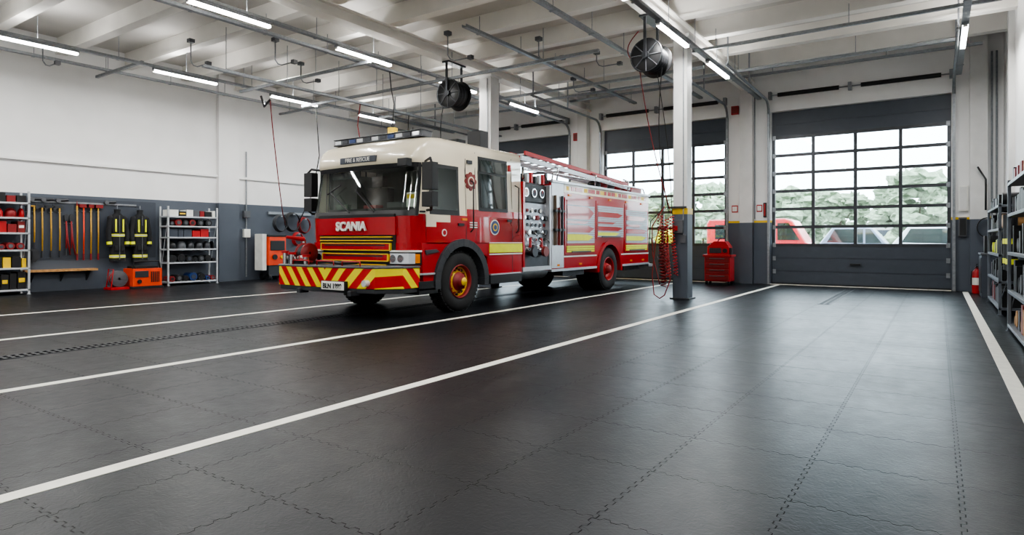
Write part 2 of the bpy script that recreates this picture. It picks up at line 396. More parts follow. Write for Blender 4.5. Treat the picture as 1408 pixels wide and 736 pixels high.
# ------------------------------------------------------------ FIRE TRUCK (local: x + visible side, y + rear)
TR=empty('fire_truck',(-7.9,7.05,0))
LV=[(1.15,1.25,0.02,0.30),(1.62,1.25,0.0,0.30),(1.66,1.245,0.02,0.30),(2.40,1.215,0.15,0.25),(2.46,1.22,0.10,0.25),(2.60,1.22,0.12,0.24),(2.72,1.215,0.18,0.22),(2.81,1.20,0.30,0.20),(2.865,1.16,0.46,0.18),(2.90,1.06,0.70,0.16)]
YR=3.05
def lev(z):
    if z<=LV[0][0]: return LV[0][1:]
    for a,c in zip(LV,LV[1:]):
        if z<=c[0]:
            t=(z-a[0])/(c[0]-a[0]); return tuple(a[i]+(c[i]-a[i])*t for i in (1,2,3))
    return LV[-1][1:]
BOW=0.07
def P(a,z,off=0.0):
    w,yf,r=lev(z)
    if a<=1: p=(w,YR+(yf+r-YR)*a); n=(1,0)
    elif a<=2:
        th=(a-1)*pi/2; p=(w-r+r*math.cos(th),yf+r-r*math.sin(th)); n=(math.cos(th),-math.sin(th))
    elif a<=3:
        s=1-2*(a-2); p=((w-r)*s,yf-BOW*(1-s*s)); n=(0,-1)
    elif a<=4:
        th=(a-3)*pi/2; p=(-(w-r)-r*math.sin(th),yf+r-r*math.cos(th)); n=(-math.sin(th),-math.cos(th))
    else: p=(-w,yf+r+(YR-yf-r)*(a-4)); n=(-1,0)
    return (p[0]+n[0]*off,p[1]+n[1]*off,z)
def side_a(y,z):
    w,yf,r=lev(z); return (YR-y)/(YR-yf-r)
AS=[0,0.5,1]+[1+k/6 for k in range(1,7)]+[2+k/8 for k in range(1,9)]+[3+k/6 for k in range(1,7)]+[4.5,5]
cab=MB()
def ringz(z,off=0): return [P(a,z,off) for a in AS]
cab.loft([ringz(z) for z in (1.15,1.4,1.62)],RED)
ZS=(1.62,1.66,1.9,2.15,2.40,2.46,2.53,2.60,2.66,2.72,2.77,2.81,2.84,2.865,2.90)
cab.loft([ringz(z) for z in ZS],CREAM,skip=lambda j,i: 1.655<ZS[j]<2.39 and i+1<len(AS) and AS[i]>1.33 and AS[i+1]<3.67)
cab.build('cab',TR)
ci=MB()
ci.box(-1.13,1.13,1.55,1.58,1.63,2.80,CABIN)
for s in (-1,1):
    a,c=sorted((s*1.16,s*1.18)); ci.box(a,c,0.42,1.55,1.63,2.42,CABIN); a,c=sorted((s*1.155,s*1.16)); ci.box(a,c,0.5,1.05,1.75,2.35,SILVT)  # pale inner panels: brightness of the side windows put into their colour
    ci.box(s*0.62-0.26,s*0.62+0.26,1.05,1.22,1.63,2.16,BLACK); ci.box(s*0.62-0.14,s*0.62+0.14,1.06,1.18,2.18,2.38,BLACK)
    ci.box(s*0.62-0.03,s*0.62+0.03,1.1,1.14,2.1,2.2,DSTEEL)
ci.box(-1.05,1.05,0.28,0.62,1.63,1.74,BLACK); ci.box(0.3,0.85,0.40,0.62,1.74,1.84,GREY)
ci.lathe([(0.19+0.015*math.cos(t),0.015*math.sin(t)) for t in [2*pi*i/8 for i in range(9)]],(0.6,0.70,1.93),(0,-0.8,0.5),BLACK,24); ci.cyl((0.6,0.62,1.83),(0.6,0.70,1.93),0.03,BLACK)
ci.box(0.78,0.98,0.36,0.38,1.74,1.98,PLATE); ci.box(0.80,0.96,0.35,0.36,1.88,1.95,YEL); ci.box(-0.2,0.1,0.34,0.5,1.74,1.80,DRED)
ci.box(-0.9,-0.6,0.34,0.42,1.74,1.83,CABIN)
ci.box(-1.05,1.05,0.30,1.5,2.50,2.56,CABIN); ci.box(-0.9,-0.2,0.26,0.28,2.26,2.38,GREY)
ci.build('cabin_interior',TR)
def patch(mb,fa,za,zb,off,m,na=10,nz=4,base=-0.02):
    g=[]
    for j in range(nz+1):
        z=za+(zb-za)*j/nz; a0,a1=fa(z)
        g.append([P(a0+(a1-a0)*i/na,z,off) for i in range(na+1)])
    vs=[p for r in g for p in r]; n=na+1
    fs=[(j*n+i,j*n+i+1,(j+1)*n+i+1,(j+1)*n+i) for j in range(nz) for i in range(na)]
    mb.add(vs,fs,m,True)
    if base is None: return
    per=[(0,i) for i in range(n)]+[(j,na) for j in range(1,nz+1)]+[(nz,i) for i in range(na-1,-1,-1)]+[(j,0) for j in range(nz-1,0,-1)]
    out=[g[j][i] for j,i in per]; inn=[]
    for j,i in per:
        z=za+(zb-za)*j/nz; a0,a1=fa(z); inn.append(P(a0+(a1-a0)*i/na,z,base))
    k=len(out); mb.add(out+inn,[(i,(i+1)%k,k+(i+1)%k,k+i) for i in range(k)],m)
def sidep(mb,y0,y1,za,zb,off,m,far=False):
    f=(lambda z:(side_a(y0,z),side_a(y1,z)))
    if far: f=(lambda z:(5-side_a(y0,z),5-side_a(y1,z)))
    patch(mb,f,za,zb,off,m,3,3)
g=MB()
patch(g,lambda z:(1.30,1.40),1.59,2.43,0.010,BLACK,3,4); patch(g,lambda z:(3.60,3.70),1.59,2.43,0.010,BLACK,3,4)
patch(g,lambda z:(1.30,3.70),1.59,1.68,0.010,BLACK,30,1); patch(g,lambda z:(1.30,3.70),2.36,2.43,0.010,BLACK,30,1)
patch(g,lambda z:(1.36,3.64),1.64,2.40,0.004,WSG,30,4,base=None)
patch(g,lambda z:(1.05,1.27),1.64,1.67,0.008,BLACK,5,1)
for far in (False,True):
    sidep(g,0.40,1.14,1.62,2.44,0.006,BLACK,far); sidep(g,0.45,1.08,1.70,2.38,0.013,GLASSD,far)
    sidep(g,1.68,2.58,1.72,2.68,0.006,BLACK,far); sidep(g,1.74,2.52,1.78,2.38,0.013,GLASSD,far); sidep(g,1.74,2.52,2.42,2.63,0.013,GLASSD,far)
g.build('cab_glazing',TR)
d=MB()
for far in (False,True):
    for y0,y1,z0,z1 in ((1.32,1.332,1.2,2.6),(0.30,0.312,1.2,1.6),(1.6,1.610,1.2,2.74),(2.72,2.730,0.6,2.74)):
        sidep(d,y0,y1,z0,z1,0.003,BLACK,far)
    sidep(d,1.35,3.05,1.62,1.74,0.002,RED,far)
    sidep(d,0.30,0.9,1.50,1.62,0.003,CREAM,far); sidep(d,0.30,0.55,1.42,1.50,0.003,CREAM,far)
    sidep(d,1.1,1.25,1.45,1.49,0.02,BLACK,far); sidep(d,2.55,2.68,1.55,1.59,0.02,BLACK,far)
for y in (1.45,2.85): d.tube([(1.25,y,1.35),(1.31,y,1.4),(1.31,y,2.2),(1.22,y,2.25)],0.013,BLACK)
def disc(mb,y,z,r,m,x=1.245,t=0.02,seg=20): mb.cyl((x-0.02,y,z),(x+t,y,z),r,m,seg)
for k in range(8):
    t=k*pi/4; disc(d,1.47+0.12*math.cos(t)*1,2.22+0.12*math.sin(t),0.045,BROWN,1.225,0.012,10)
disc(d,1.47,2.22,0.13,BROWN,1.225,0.016); disc(d,1.47,2.22,0.085,CREAM,1.225,0.02); disc(d,1.47,2.22,0.06,BROWN,1.225,0.024)
disc(d,2.15,1.44,0.14,PLATE,1.25,0.008); disc(d,2.15,1.44,0.12,BLUE,1.25,0.012); disc(d,2.15,1.44,0.07,YEL,1.25,0.016); disc(d,2.15,1.44,0.045,BLUE,1.25,0.02)
disc(d,0.75,1.33,0.06,PLATE,1.25,0.006); disc(d,0.75,1.33,0.04,RED,1.25,0.01)
for z in (1.42,1.46,1.50): d.box(1.25,1.262,1.42,1.62,z,z+0.02,PLATE)
d.box(1.25,1.262,1.2,1.34,1.54,1.58,AMBER)
d.box(1.21,1.245,2.62,2.68,2.5,2.62,RED2); d.box(1.21,1.245,1.36,1.5,2.52,2.58,DSTEEL)
d.build('cab_trim_and_badges',TR)
lo=MB()
for sx in (-1,1):
    xa,xb=(sx*1.25,sx*1.05)
    lo.box(min(xa,xb),max(xa,xb),1.93,3.05,0.58,1.17,RED)
    lo.prism([(0.25,0.55),(0.62,0.55),(0.60,0.75),(0.72,1.0),(0.95,1.17),(0.2,1.17)],'x',min(xa,xb),max(xa,xb),RED)
    lo.prism([(1.93,0.9),(1.93,1.17),(1.4,1.17),(1.7,1.02)],'x',min(xa,xb),max(xa,xb),RED)
    o=1.253*sx; o2=1.262*sx
    lo.box(min(o,o2),max(o,o2),1.98,3.05,0.98,1.14,HIVIS); lo.box(min(o,o2),max(o,o2),1.98,3.05,1.15,1.17,PLATE); lo.box(min(o,o2),max(o,o2),1.98,3.05,0.94,0.965,PLATE)
    a,bb=sorted((sx*1.30,sx*0.92)); lo.arch(1.2,0.51,0.59,0.72,math.radians(-8),math.radians(188),a,bb,FENDER)
    a,bb=sorted((sx*1.27,sx*1.0)); lo.prism([(0.30,0.98),(0.62,1.02),(0.55,1.06),(0.28,1.05)],'x',a,bb,FENDER)
    a,bb=sorted((sx*1.28,sx*0.95)); lo.box(a,bb,1.98,3.0,0.42,0.58,BLACK); lo.box(a,bb,2.0,2.98,0.575,0.6,ALU)
    lo.box(a,bb,0.12,0.56,0.36,0.56,BLACK); lo.box(a,bb,0.12,0.54,0.42,0.45,ALU); lo.box(a,bb,0.14,0.50,0.66,0.69,ALU)
lo.box(-1.0,1.0,0.1,0.55,0.5,1.16,BLACK)
lo.box(-0.5,0.5,0.5,9.2,0.55,0.95,DSTEEL)
lo.box(-0.95,0.95,1.9,3.0,0.5,1.16,DSTEEL)
lo.box(-1.0,1.0,3.05,9.3,0.78,0.92,DSTEEL)
lo.build('cab_lower_body_and_chassis',TR,bevel=0.012)
fr=MB()
def frp(x0,x1,z0,z1,off,m,depth=0.12):
    n=10; w=0.95
    for i in range(n):
        xa=x0+(x1-x0)*i/n; xb=x0+(x1-x0)*(i+1)/n
        ya=-BOW*(1-min(1,(xa/w)**2))-off; yb=-BOW*(1-min(1,(xb/w)**2))-off
        vs=[(xa,ya,z0),(xb,yb,z0),(xb,yb,z1),(xa,ya,z1),(xa,depth,z0),(xb,depth,z0),(xb,depth,z1),(xa,depth,z1)]
        fs=[(0,1,2,3),(3,2,6,7),(0,4,5,1)]
        if i==0: fs.append((0,3,7,4))
        if i==n-1: fs.append((1,5,6,2))
        fr.add(vs,fs,m)
frp(-0.9,0.9,0.66,1.30,0.0,BLACK)
frp(-0.92,0.92,1.29,1.57,0.03,RED)
frp(-0.90,0.90,1.575,1.62,0.025,BLACK)
for z,hh,wd in ((0.70,0.125,0.74),(0.87,0.125,0.78),(1.04,0.125,0.82)):
    frp(-wd,wd,z,z+hh,0.030,RED)
    frp(-wd-0.006,wd+0.006,z,z+0.014,0.036,YEL); frp(-wd-0.006,wd+0.006,z+hh-0.014,z+hh,0.036,YEL)
    for s in (-1,1): frp(min(s*(wd-0.012),s*(wd+0.006)),max(s*(wd-0.012),s*(wd+0.006)),z,z+hh,0.037,YEL)
    frp(-wd+0.10,wd-0.10,z+0.075,z+0.095,0.034,BLACK)
frp(-0.85,0.85,1.195,1.21,0.036,YEL); frp(-0.85,0.85,1.25,1.265,0.036,YEL); frp(-0.84,0.84,1.21,1.25,0.03,BLACK)
for s in (-1,1):
    rg=[]
    for z,w in ((0.66,1.22),(0.95,1.24),(1.17,1.25)):
        r=0.28; pts=[(s*0.82,0.0),(s*(w-r),0.0)]+[(s*(w-r+r*math.sin(t)),r-r*math.cos(t)) for t in [pi/2*k/6 for k in range(1,7)]]+[(s*w,0.5),(s*0.82,0.5)]
        rg.append([(p[0],p[1],z) for p in pts])
    fr.loft(rg,RED,smooth=False)
    def hl(z0,z1,off,t0,t1,m):
        r=0.28+off; pts=[]
        w=1.235
        pts=[(s*0.80,-off)]+[(s*(w-0.28+r*math.sin(t)),0.28-r*math.cos(t)) for t in [pi/2*(t0+(t1-t0)*k/6) for k in range(7)]]+[(s*(w-0.3),0.3),(s*0.80,0.3)]
        fr.prism([p for p in pts],'z',z0,z1,m)
    hl(0.82,1.04,0.02,0,0.85,BLACK); hl(0.84,1.0,0.03,0,0.62,LENSW); hl(0.85,0.99,0.033,0.64,0.78,AMBER); hl(1.02,1.05,0.035,0,0.85,PLATE)
    for xx in (0.88,1.02): fr.cyl((s*xx,-0.05+(0.02 if xx>1 else 0),0.92),(s*xx,0.1,0.92),0.06,CHROME,16)
fr.box(-0.42,0.42,0.022,0.2,2.48,2.58,SLATED)
fr.cyl((-0.05,-0.105,1.655),(-0.55,-0.07,2.0),0.012,BLACK,6); fr.cyl((0.5,-0.085,1.655),(0.05,-0.06,2.02),0.012,BLACK,6)
fr.cyl((-0.65,-0.05,1.98),(-0.35,-0.03,2.12),0.012,BLACK,6)
fr.build('front_grille_and_lights',TR)
text('grille_lettering','SCANIA',0.20,(0.0,-0.118,1.365),(pi/2,0,0),PLATE,TR,0.012,bold=0.006)
text('brow_lettering','FIRE & RESCUE',0.09,(0,0.019,2.50),(pi/2,0,0),PLATE,TR,0.004)
CH=chevmat(-7.9)
bm_=MB()
pts=[(-1.28,0.15),(-1.28,-0.50),(-1.18,-0.62),(-0.4,-0.66),(0.4,-0.62),(0.98,-0.52),(1.27,-0.22),(1.27,0.15)]
bm_.prism(pts,'z',0.47,0.78,CH)
bm_.prism([(p[0]*1.01,p[1]*1.02) for p in pts],'z',0.78,0.81,GREY)
bm_.prism([(p[0]*0.98,p[1]*0.98) for p in pts],'z',0.40,0.47,FENDER)
bm_.box(-0.05,0.47,-0.67,-0.6,0.44,0.57,PLATE); bm_.box(-0.07,0.49,-0.66,-0.57,0.43,0.58,BLACK)
for s in (-1,1):
    bm_.cyl((s*0.85,-0.62,0.56),(s*0.85,-0.5,0.56),0.05,LENSW,14)
    bm_.box(s*0.6-0.04,s*0.6+0.04,-0.68,-0.5,0.36,0.44,DSTEEL)
bm_.build('bumper',TR,bevel=0.01)
text('plate_lettering','BLN 1889',0.105,(0.21,-0.672,0.468),(pi/2,0,0),BLACK,TR,0.003,bold=0.003)
eq=MB()
eq.lathe([(0.02,-0.09),(0.17,-0.09),(0.17,-0.07),(0.1,-0.07),(0.1,0.07),(0.17,0.07),(0.17,0.09),(0.02,0.09)],(-0.95,-0.25,0.99),(1,0,0.0),DRED,20)
for k in range(4): eq.lathe([(0.12+0.025*math.cos(t),-0.055+k*0.037+0.018*math.sin(t)) for t in [2*pi*i/8 for i in range(9)]],(-0.95,-0.25,0.99),(1,0,0),DSTEEL,18)
eq.box(-1.1,-0.8,-0.4,-0.12,0.81,0.86,BLACK)
eq.cyl((-1.15,-0.15,0.81),(-1.15,-0.15,1.22),0.035,CHROME); eq.cyl((-1.15,-0.15,1.22),(-1.22,-0.45,1.26),0.045,RED2,r2=0.025)
for x,y,h in ((-0.70,-0.45,0.12),(-1.0,-0.5,0.16),(-1.2,-0.48,0.18)):
    eq.cyl((x,y,0.81),(x,y,0.81+h),0.045,CHROME); eq.cyl((x,y,0.81+h),(x,y,0.85+h),0.065,RED2)
eq.cyl((-1.2,-0.3,0.9),(-0.75,-0.45,0.93),0.03,PLATE)
for x in (-0.9,-0.3,0.3): eq.tube([(x,-0.55,0.81),(x,-0.55,0.88),(x+0.4,-0.55,0.88),(x+0.4,-0.55,0.81)],0.012,RED2)
eq.tube([(-0.6,-0.3,0.84),(-0.3,-0.35,0.86),(0,-0.32,0.84),(0.4,-0.35,0.86)],0.03,BLACK)
eq.tube([(-1.0,-0.35,0.95),(-0.8,-0.5,0.9),(-0.6,-0.4,0.85),(-0.75,-0.3,0.84)],0.02,DRED)
eq.build('bumper_deck_equipment',TR)
mr=MB()
for s in (1,-1):
    mr.tube([(s*1.2,0.34,2.45),(s*1.42,0.22,2.48),(s*1.48,0.18,2.4)],0.022,BLACK); mr.tube([(s*1.24,0.34,1.68),(s*1.42,0.24,1.68),(s*1.48,0.18,1.75)],0.022,BLACK)
    w0=1.37 if s==1 else 1.24
    x0,x1=sorted((s*w0,s*(w0+0.21))); mr.box(x0,x1,0.08,0.22,1.98,2.40,BLACK); mr.box(x0,x1,0.08,0.22,1.72,1.95,BLACK)
    mr.box(x0+0.02,x1-0.02,0.22,0.226,2.0,2.38,CHROME); mr.box(x0+0.02,x1-0.02,0.22,0.226,1.74,1.93,CHROME)
mr.box(0.95,1.15,-0.02,0.1,2.36,2.48,BLACK)
mr.build('mirrors',TR,bevel=0.035)
rf=MB()
for x in (-0.8,0,0.8): rf.box(x-0.04,x+0.04,0.46,0.66,2.78,2.89,DSTEEL)
rf.box(-1.05,1.05,0.43,0.68,2.89,2.98,GREY); rf.box(-1.05,1.05,0.41,0.70,2.98,2.995,DSTEEL); rf.box(-1.05,1.05,0.41,0.70,2.88,2.896,DSTEEL)
for k in range(11):
    x=-1.02+k*0.187; rf.box(x,x+0.15,0.42,0.69,2.905,2.97,[LENSW,DSTEEL,BLUE,ALU,DSTEEL][k%5])
rf.box(0.5,0.85,1.0,1.3,2.88,2.95,BLACK); rf.box(-0.6,-0.1,1.4,1.9,2.88,3.0,GREY)
rf.box(0.1,0.42,2.1,2.35,2.88,3.12,BLACK); rf.box(0.62,0.92,2.15,2.40,2.88,3.24,BLACK)
rf.cyl((-0.9,2.3,2.88),(-0.9,2.3,3.5),0.01,BLACK,6)
rf.build('roof_light_bar_and_boxes',TR,bevel=0.01)
def wheel(name,x,y,dual=False,s=1):
    w=MB(); R=0.51; c=(x,y,R); ax=(s,0,0)
    w.lathe([(0.28,-0.30),(0.44,-0.31),(0.50,-0.28),(0.51,-0.24),(0.51,-0.04),(0.50,-0.01),(0.46,0.02),(0.34,0.02),(0.28,0.0),(0.26,-0.02)],c,ax,RUBBER,44)
    for i in range(44):
        t=2*pi*i/44
        for k,(h0,h1) in enumerate(((-0.27,-0.17),(-0.11,-0.01))):
            Mx=Matrix.Translation(Vector(c))@Matrix.Rotation(t+(0.07*k),4,'X')
            a,bb=sorted((s*h0,s*h1)); w.box(a,bb,-0.022,0.022,0.500,0.521,RUBBER,Mx)
    if not dual:
        w.lathe([(0.29,0.0),(0.28,0.022),(0.262,0.0),(0.25,-0.05)],c,ax,DRED,32)
        w.lathe([(0.25,-0.05),(0.24,-0.09),(0.20,-0.10),(0.16,-0.04)],c,ax,YEL,32)
        w.lathe([(0.16,-0.04),(0.145,0.0),(0.10,0.01),(0.10,0.05),(0.07,0.08),(0.0,0.085)],c,ax,DRED,24)
        w.lathe([(0.07,0.082),(0.06,0.10),(0.0,0.10)],c,ax,YEL,16)
    else:
        w.lathe([(0.29,0.0),(0.28,0.02),(0.265,-0.02),(0.25,-0.16),(0.18,-0.18),(0.14,-0.06),(0.13,-0.03),(0.0,-0.03)],c,ax,RED2,32)
        w.lathe([(0.10,-0.03),(0.10,0.03),(0.06,0.05),(0.0,0.05)],c,ax,DRED,20)
    for i in range(10):
        t=2*pi*i/10; y1=y+0.20*math.cos(t); z1=R+0.20*math.sin(t)
        h=-0.10 if not dual else -0.18
        w.cyl((x+s*h,y1,z1),(x+s*(h+0.05),y1,z1),0.018,DRED if not dual else CHROME,8)
        t+=pi/10; w.cyl((x+s*(h-0.02),y+0.225*math.cos(t),R+0.225*math.sin(t)),(x+s*(h+0.025),y+0.225*math.cos(t),R+0.225*math.sin(t)),0.026,BLACK,10)
    w.build(name,TR)
wheel('wheel_front_left',1.22,1.2,s=1); wheel('wheel_front_right',-1.22,1.2,s=-1)
wheel('wheel_rear_left',1.22,6.95,True,1); wheel('wheel_rear_right',-1.22,6.95,True,-1)
wheel('wheel_rear_inner_left',0.86,6.95,True,1); wheel('wheel_rear_inner_right',-0.86,6.95,True,-1)
ax=MB(); ax.cyl((-1.1,1.2,0.51),(1.1,1.2,0.51),0.07,DSTEEL); ax.cyl((-1.1,6.95,0.51),(1.1,6.95,0.51),0.10,DSTEEL); ax.sph((0,6.95,0.51),0.22,DSTEEL)
ax.cyl((0.7,3.3,0.6),(0.7,4.6,0.6),0.22,ALU,18); ax.box(-1.1,-0.6,3.3,4.6,0.4,0.8,DSTEEL); ax.box(0.5,1.1,4.9,5.9,0.42,0.62,DSTEEL); ax.box(0.6,1.15,8.0,9.0,0.42,0.6,DSTEEL); ax.build('axles_and_tank',TR)
pm=MB()
for s in (1,-1):
    a,bb=sorted((s*1.12,s*0.7)); pm.box(a,bb,3.12,4.15,0.62,2.35,GREY)
    def bx(x0,x1,*r):
        a,c=sorted((s*x0,s*x1)); pm.box(a,c,*r)
    bx(1.12,1.14,3.16,4.11,0.95,1.95,SHUT)
    bx(1.12,1.16,3.16,4.11,1.98,2.32,BLACK)
    for j in range(6):
        for k in range(6):
            y=3.24+k*0.16; z=1.08+j*0.145
            r=0.05 if (j+k)%2 else 0.034
            pm.cyl((s*1.13,y,z),(s*(1.16 if j%2 else 1.21),y,z),r,[BLACK,CHROME,DSTEEL,CHROME,DRED,CHROME,BLACK][(j*2+k)%7],12)
            if (j+k)%2: pm.cyl((s*1.15,y,z),(s*1.17,y,z),r*0.8,PLATE if j>3 else DSTEEL,12)
            elif j<3: pm.tube([(s*1.2,y,z),(s*1.24,y+0.03,z-0.03),(s*1.24,y+0.06,z-0.08)],0.012,CHROME)
    for k in range(3):
        pm.cyl((s*1.16,3.32+k*0.3,2.16),(s*1.18,3.32+k*0.3,2.16),0.09,CHROME,18); pm.cyl((s*1.18,3.32+k*0.3,2.16),(s*1.185,3.32+k*0.3,2.16),0.07,SLATED if k else PLATE,18)
        pm.box(min(s*1.185,s*1.19),max(s*1.185,s*1.19),3.315+k*0.3,3.325+k*0.3,2.16,2.22,RED2)
    for k in range(2):
        y=3.4+k*0.42; pm.cyl((s*1.1,y,1.0),(s*1.30,y,0.98),0.085,CHROME,16); pm.cyl((s*1.28,y,0.98),(s*1.34,y,0.98),0.105,BROWN if k else DSTEEL,16)
        pm.box(min(s*1.2,s*1.24),max(s*1.2,s*1.24),y-0.02,y+0.02,1.05,1.25,RED2)
    bx(0.9,1.26,3.08,4.15,0.60,0.68,ALU); bx(0.9,1.25,3.1,3.16,0.6,2.35,RED); bx(0.9,1.25,4.10,4.15,0.6,2.35,ALU)
    bx(0.9,1.22,3.1,4.15,0.68,0.9,DSTEEL)
pm.tube([(1.18,3.2,2.4),(1.18,3.2,2.6),(1.18,4.0,2.62),(1.18,4.1,2.4)],0.025,CHROME)
pm.box(-1.0,1.0,3.12,4.12,2.35,2.42,ALU)
for k in range(6): pm.box(1.115,1.175,3.2+k*0.15,3.27+k*0.15,2.36,2.50+0.03*(k%3),[BLACK,ALU,RED2][k%3])
pm.cyl((0.55,3.6,2.42),(0.55,3.6,2.72),0.06,RED2); pm.cyl((0.55,3.6,2.72),(0.9,3.3,2.86),0.05,BLACK,r2=0.035)
pm.build('pump_module',TR)
rb=MB(); BY0,BY1=4.15,9.45
WR=6.95
for s in (1,-1):
    def bx(x0,x1,y0,y1,z0,z1,m):
        a,c=sorted((s*x0,s*x1)); rb.box(a,c,y0,y1,z0,z1,m)
    bx(0.7,1.24,BY0,WR-0.66,0.58,2.44,RED); bx(0.7,1.24,WR+0.66,BY1,0.58,2.44,RED); bx(0.7,1.24,WR-0.66,WR+0.66,1.2,2.44,RED)
    a,c=sorted((s*1.28,s*0.72)); rb.arch(WR,0.51,0.60,0.70,math.radians(-5),math.radians(185),a,c,RED)
    for k in range(14):
        t0=pi*k/14;t1=pi*(k+1)/14
        poly=[(WR+0.69*math.cos(t0),0.51+0.69*math.sin(t0)),(WR+0.69*math.cos(t1),0.51+0.69*math.sin(t1)),(WR+0.69*math.cos(t1),1.25),(WR+0.69*math.cos(t0),1.25)]
        rb.prism(poly,'x',*sorted((s*1.235,s*0.9)),RED)
    bx(1.24,1.255,4.17,4.68,0.62,2.42,ALU)
    for k,y in enumerate((4.28,4.45,4.58)):
        bx(1.255,1.30,y-0.02,y+0.02,1.1,2.15 if k!=1 else 1.9,[BARK,BROWN,DSTEEL][k]); bx(1.255,1.32,y-0.05,y+0.05,1.4,1.45,BLACK); bx(1.255,1.32,y-0.05,y+0.05,1.8,1.85,BLACK)
    for si,(y0,y1,z0) in enumerate(((4.80,6.10,0.94),(6.28,7.72,1.28),(7.90,9.30,0.94))):
        bx(1.24,1.258,y0-0.07,y1+0.07,z0-0.04,2.14,RED)
        n=int((2.10-z0)/0.05)
        for k in range(n):
            z=z0+k*0.05; mm=SHUT
            if si!=1 and z<1.08: mm=HIVIS
            elif si!=1 and z<1.13: mm=RED
            elif z>1.98: mm=RED
            bx(1.258,1.270,y0,y1,z+0.005,z+0.046,mm)
        bx(1.27,1.29,y0+0.2,y1-0.2,z0+0.0,z0+0.03,BLACK)
    def sw(y0,L_,z0,z1,m,off=0.0):
        x=s*(1.2715+off); rb.prism([(y0,z0),(y0+L_*0.8,z0),(y0+L_,(z0+z1)/2+0.02),(y0+L_*0.75,z1),(y0,z1)],'x',*sorted((x,x+s*0.001)),m)
    for y0,L_,z0,z1,m in ((4.81,1.24,1.20,1.34,HIVIS),(4.81,1.27,1.38,1.54,RED),(4.81,1.0,1.58,1.63,RED),(4.81,1.27,1.68,1.96,RED),
        (6.29,1.2,1.32,1.40,HIVIS),(6.29,1.40,1.44,1.54,RED),(6.29,1.0,1.60,1.65,RED),(6.29,1.40,1.76,1.88,RED),
        (7.91,1.3,1.20,1.32,HIVIS),(7.91,1.37,1.38,1.50,RED),(7.91,1.0,1.56,1.62,RED),(7.91,1.3,1.72,1.84,RED)): sw(y0,L_,z0,z1,m)
    bx(1.24,1.25,BY0+0.55,BY1,2.24,2.42,CREAM); bx(1.10,1.29,BY0,BY1,2.42,2.47,ALU)
    for k in range(22): bx(1.25,1.256,4.8+k*0.205,4.8+k*0.205+0.12+0.04*(k%3),2.29,2.38,RED if k%4 else YEL)
    for k in range(5): bx(1.24,1.265,4.9+k*1.0,5.02+k*1.0,2.17,2.21,AMBER)
    bx(1.24,1.25,BY0+0.55,WR-0.7,0.84,0.87,PLATE); bx(1.24,1.25,WR+0.7,BY1,0.84,0.87,PLATE)
    bx(1.18,1.27,BY0,WR-0.72,0.55,0.60,ALU); bx(1.18,1.27,WR+0.72,BY1,0.55,0.60,ALU)
    for k in range(4): bx(1.24,1.26,[4.4,5.4,8.2,9.0][k],[4.5,5.5,8.3,9.1][k],0.66,0.70,AMBER)
rb.box(-0.75,0.75,BY0,BY1,0.9,2.40,RED); rb.box(-1.2,1.2,BY0,BY1,2.38,2.42,ALU)
rb.box(-1.2,1.2,BY1,BY1+0.03,0.7,2.4,CH); rb.box(-1.25,1.25,BY1,BY1+0.32,0.48,0.55,ALU)
rb.build('equipment_body',TR)
ld=MB()
def ladder(x0,x1,p0,p1,m,rung=0.28,mr_=None,h=0.09):
    (ya,za),(yb,zb)=p0,p1; n=int(math.hypot(yb-ya,zb-za)/rung)
    for x in (x0,x1): ld.add([(x-0.02,ya,za),(x+0.02,ya,za),(x+0.02,ya,za+h),(x-0.02,ya,za+h),(x-0.02,yb,zb),(x+0.02,yb,zb),(x+0.02,yb,zb+h),(x-0.02,yb,zb+h)],[(0,1,2,3),(7,6,5,4),(0,4,5,1),(1,5,6,2),(2,6,7,3),(3,7,4,0)],m)
    for k in range(n):
        t=(k+0.5)/n; y=ya+(yb-ya)*t; z=za+(zb-za)*t+h/2; ld.cyl((x0,y,z),(x1,y,z),0.017,mr_ or m,8)
ladder(0.62,1.06,(3.3,2.80),(8.9,2.53),ALU); ladder(0.66,1.02,(3.5,2.93),(8.6,2.66),RED2,mr_=ALU,h=0.08)
ladder(-0.3,0.15,(4.4,2.55),(9.3,2.55),ALU)
for y in (4.6,6.4,8.3):
    ld.box(0.5,1.15,y-0.03,y+0.03,2.42,2.50,DSTEEL); ld.tube([(1.12,y,2.44),(1.16,y,2.75),(1.0,y,2.82)],0.02,CHROME); ld.box(-0.4,0.5,y-0.03,y+0.03,2.42,2.5,DSTEEL)
for x in (1.18,-1.18): ld.tube([(x,4.3,2.47),(x,4.35,2.62),(x,9.2,2.62),(x,9.35,2.47)],0.018,CHROME)
for k in range(3): ld.cyl((-0.6-0.16*k,4.6,2.53),(-0.6-0.16*k,8.8,2.53),0.07,[RED2,YEL,BLACK][k],12)
ld.box(0.3,1.1,8.6,9.3,2.42,2.62,RED2); ld.box(0.35,1.05,8.65,9.25,2.62,2.66,BLACK)
for k,(yy,mm) in enumerate(((6.9,BLACK),(7.3,DRED),(7.7,GREY),(8.1,RED2))): ld.sph((0.85,yy,2.58),(0.17,0.17,0.12),mm)
ld.build('roof_ladders',TR)

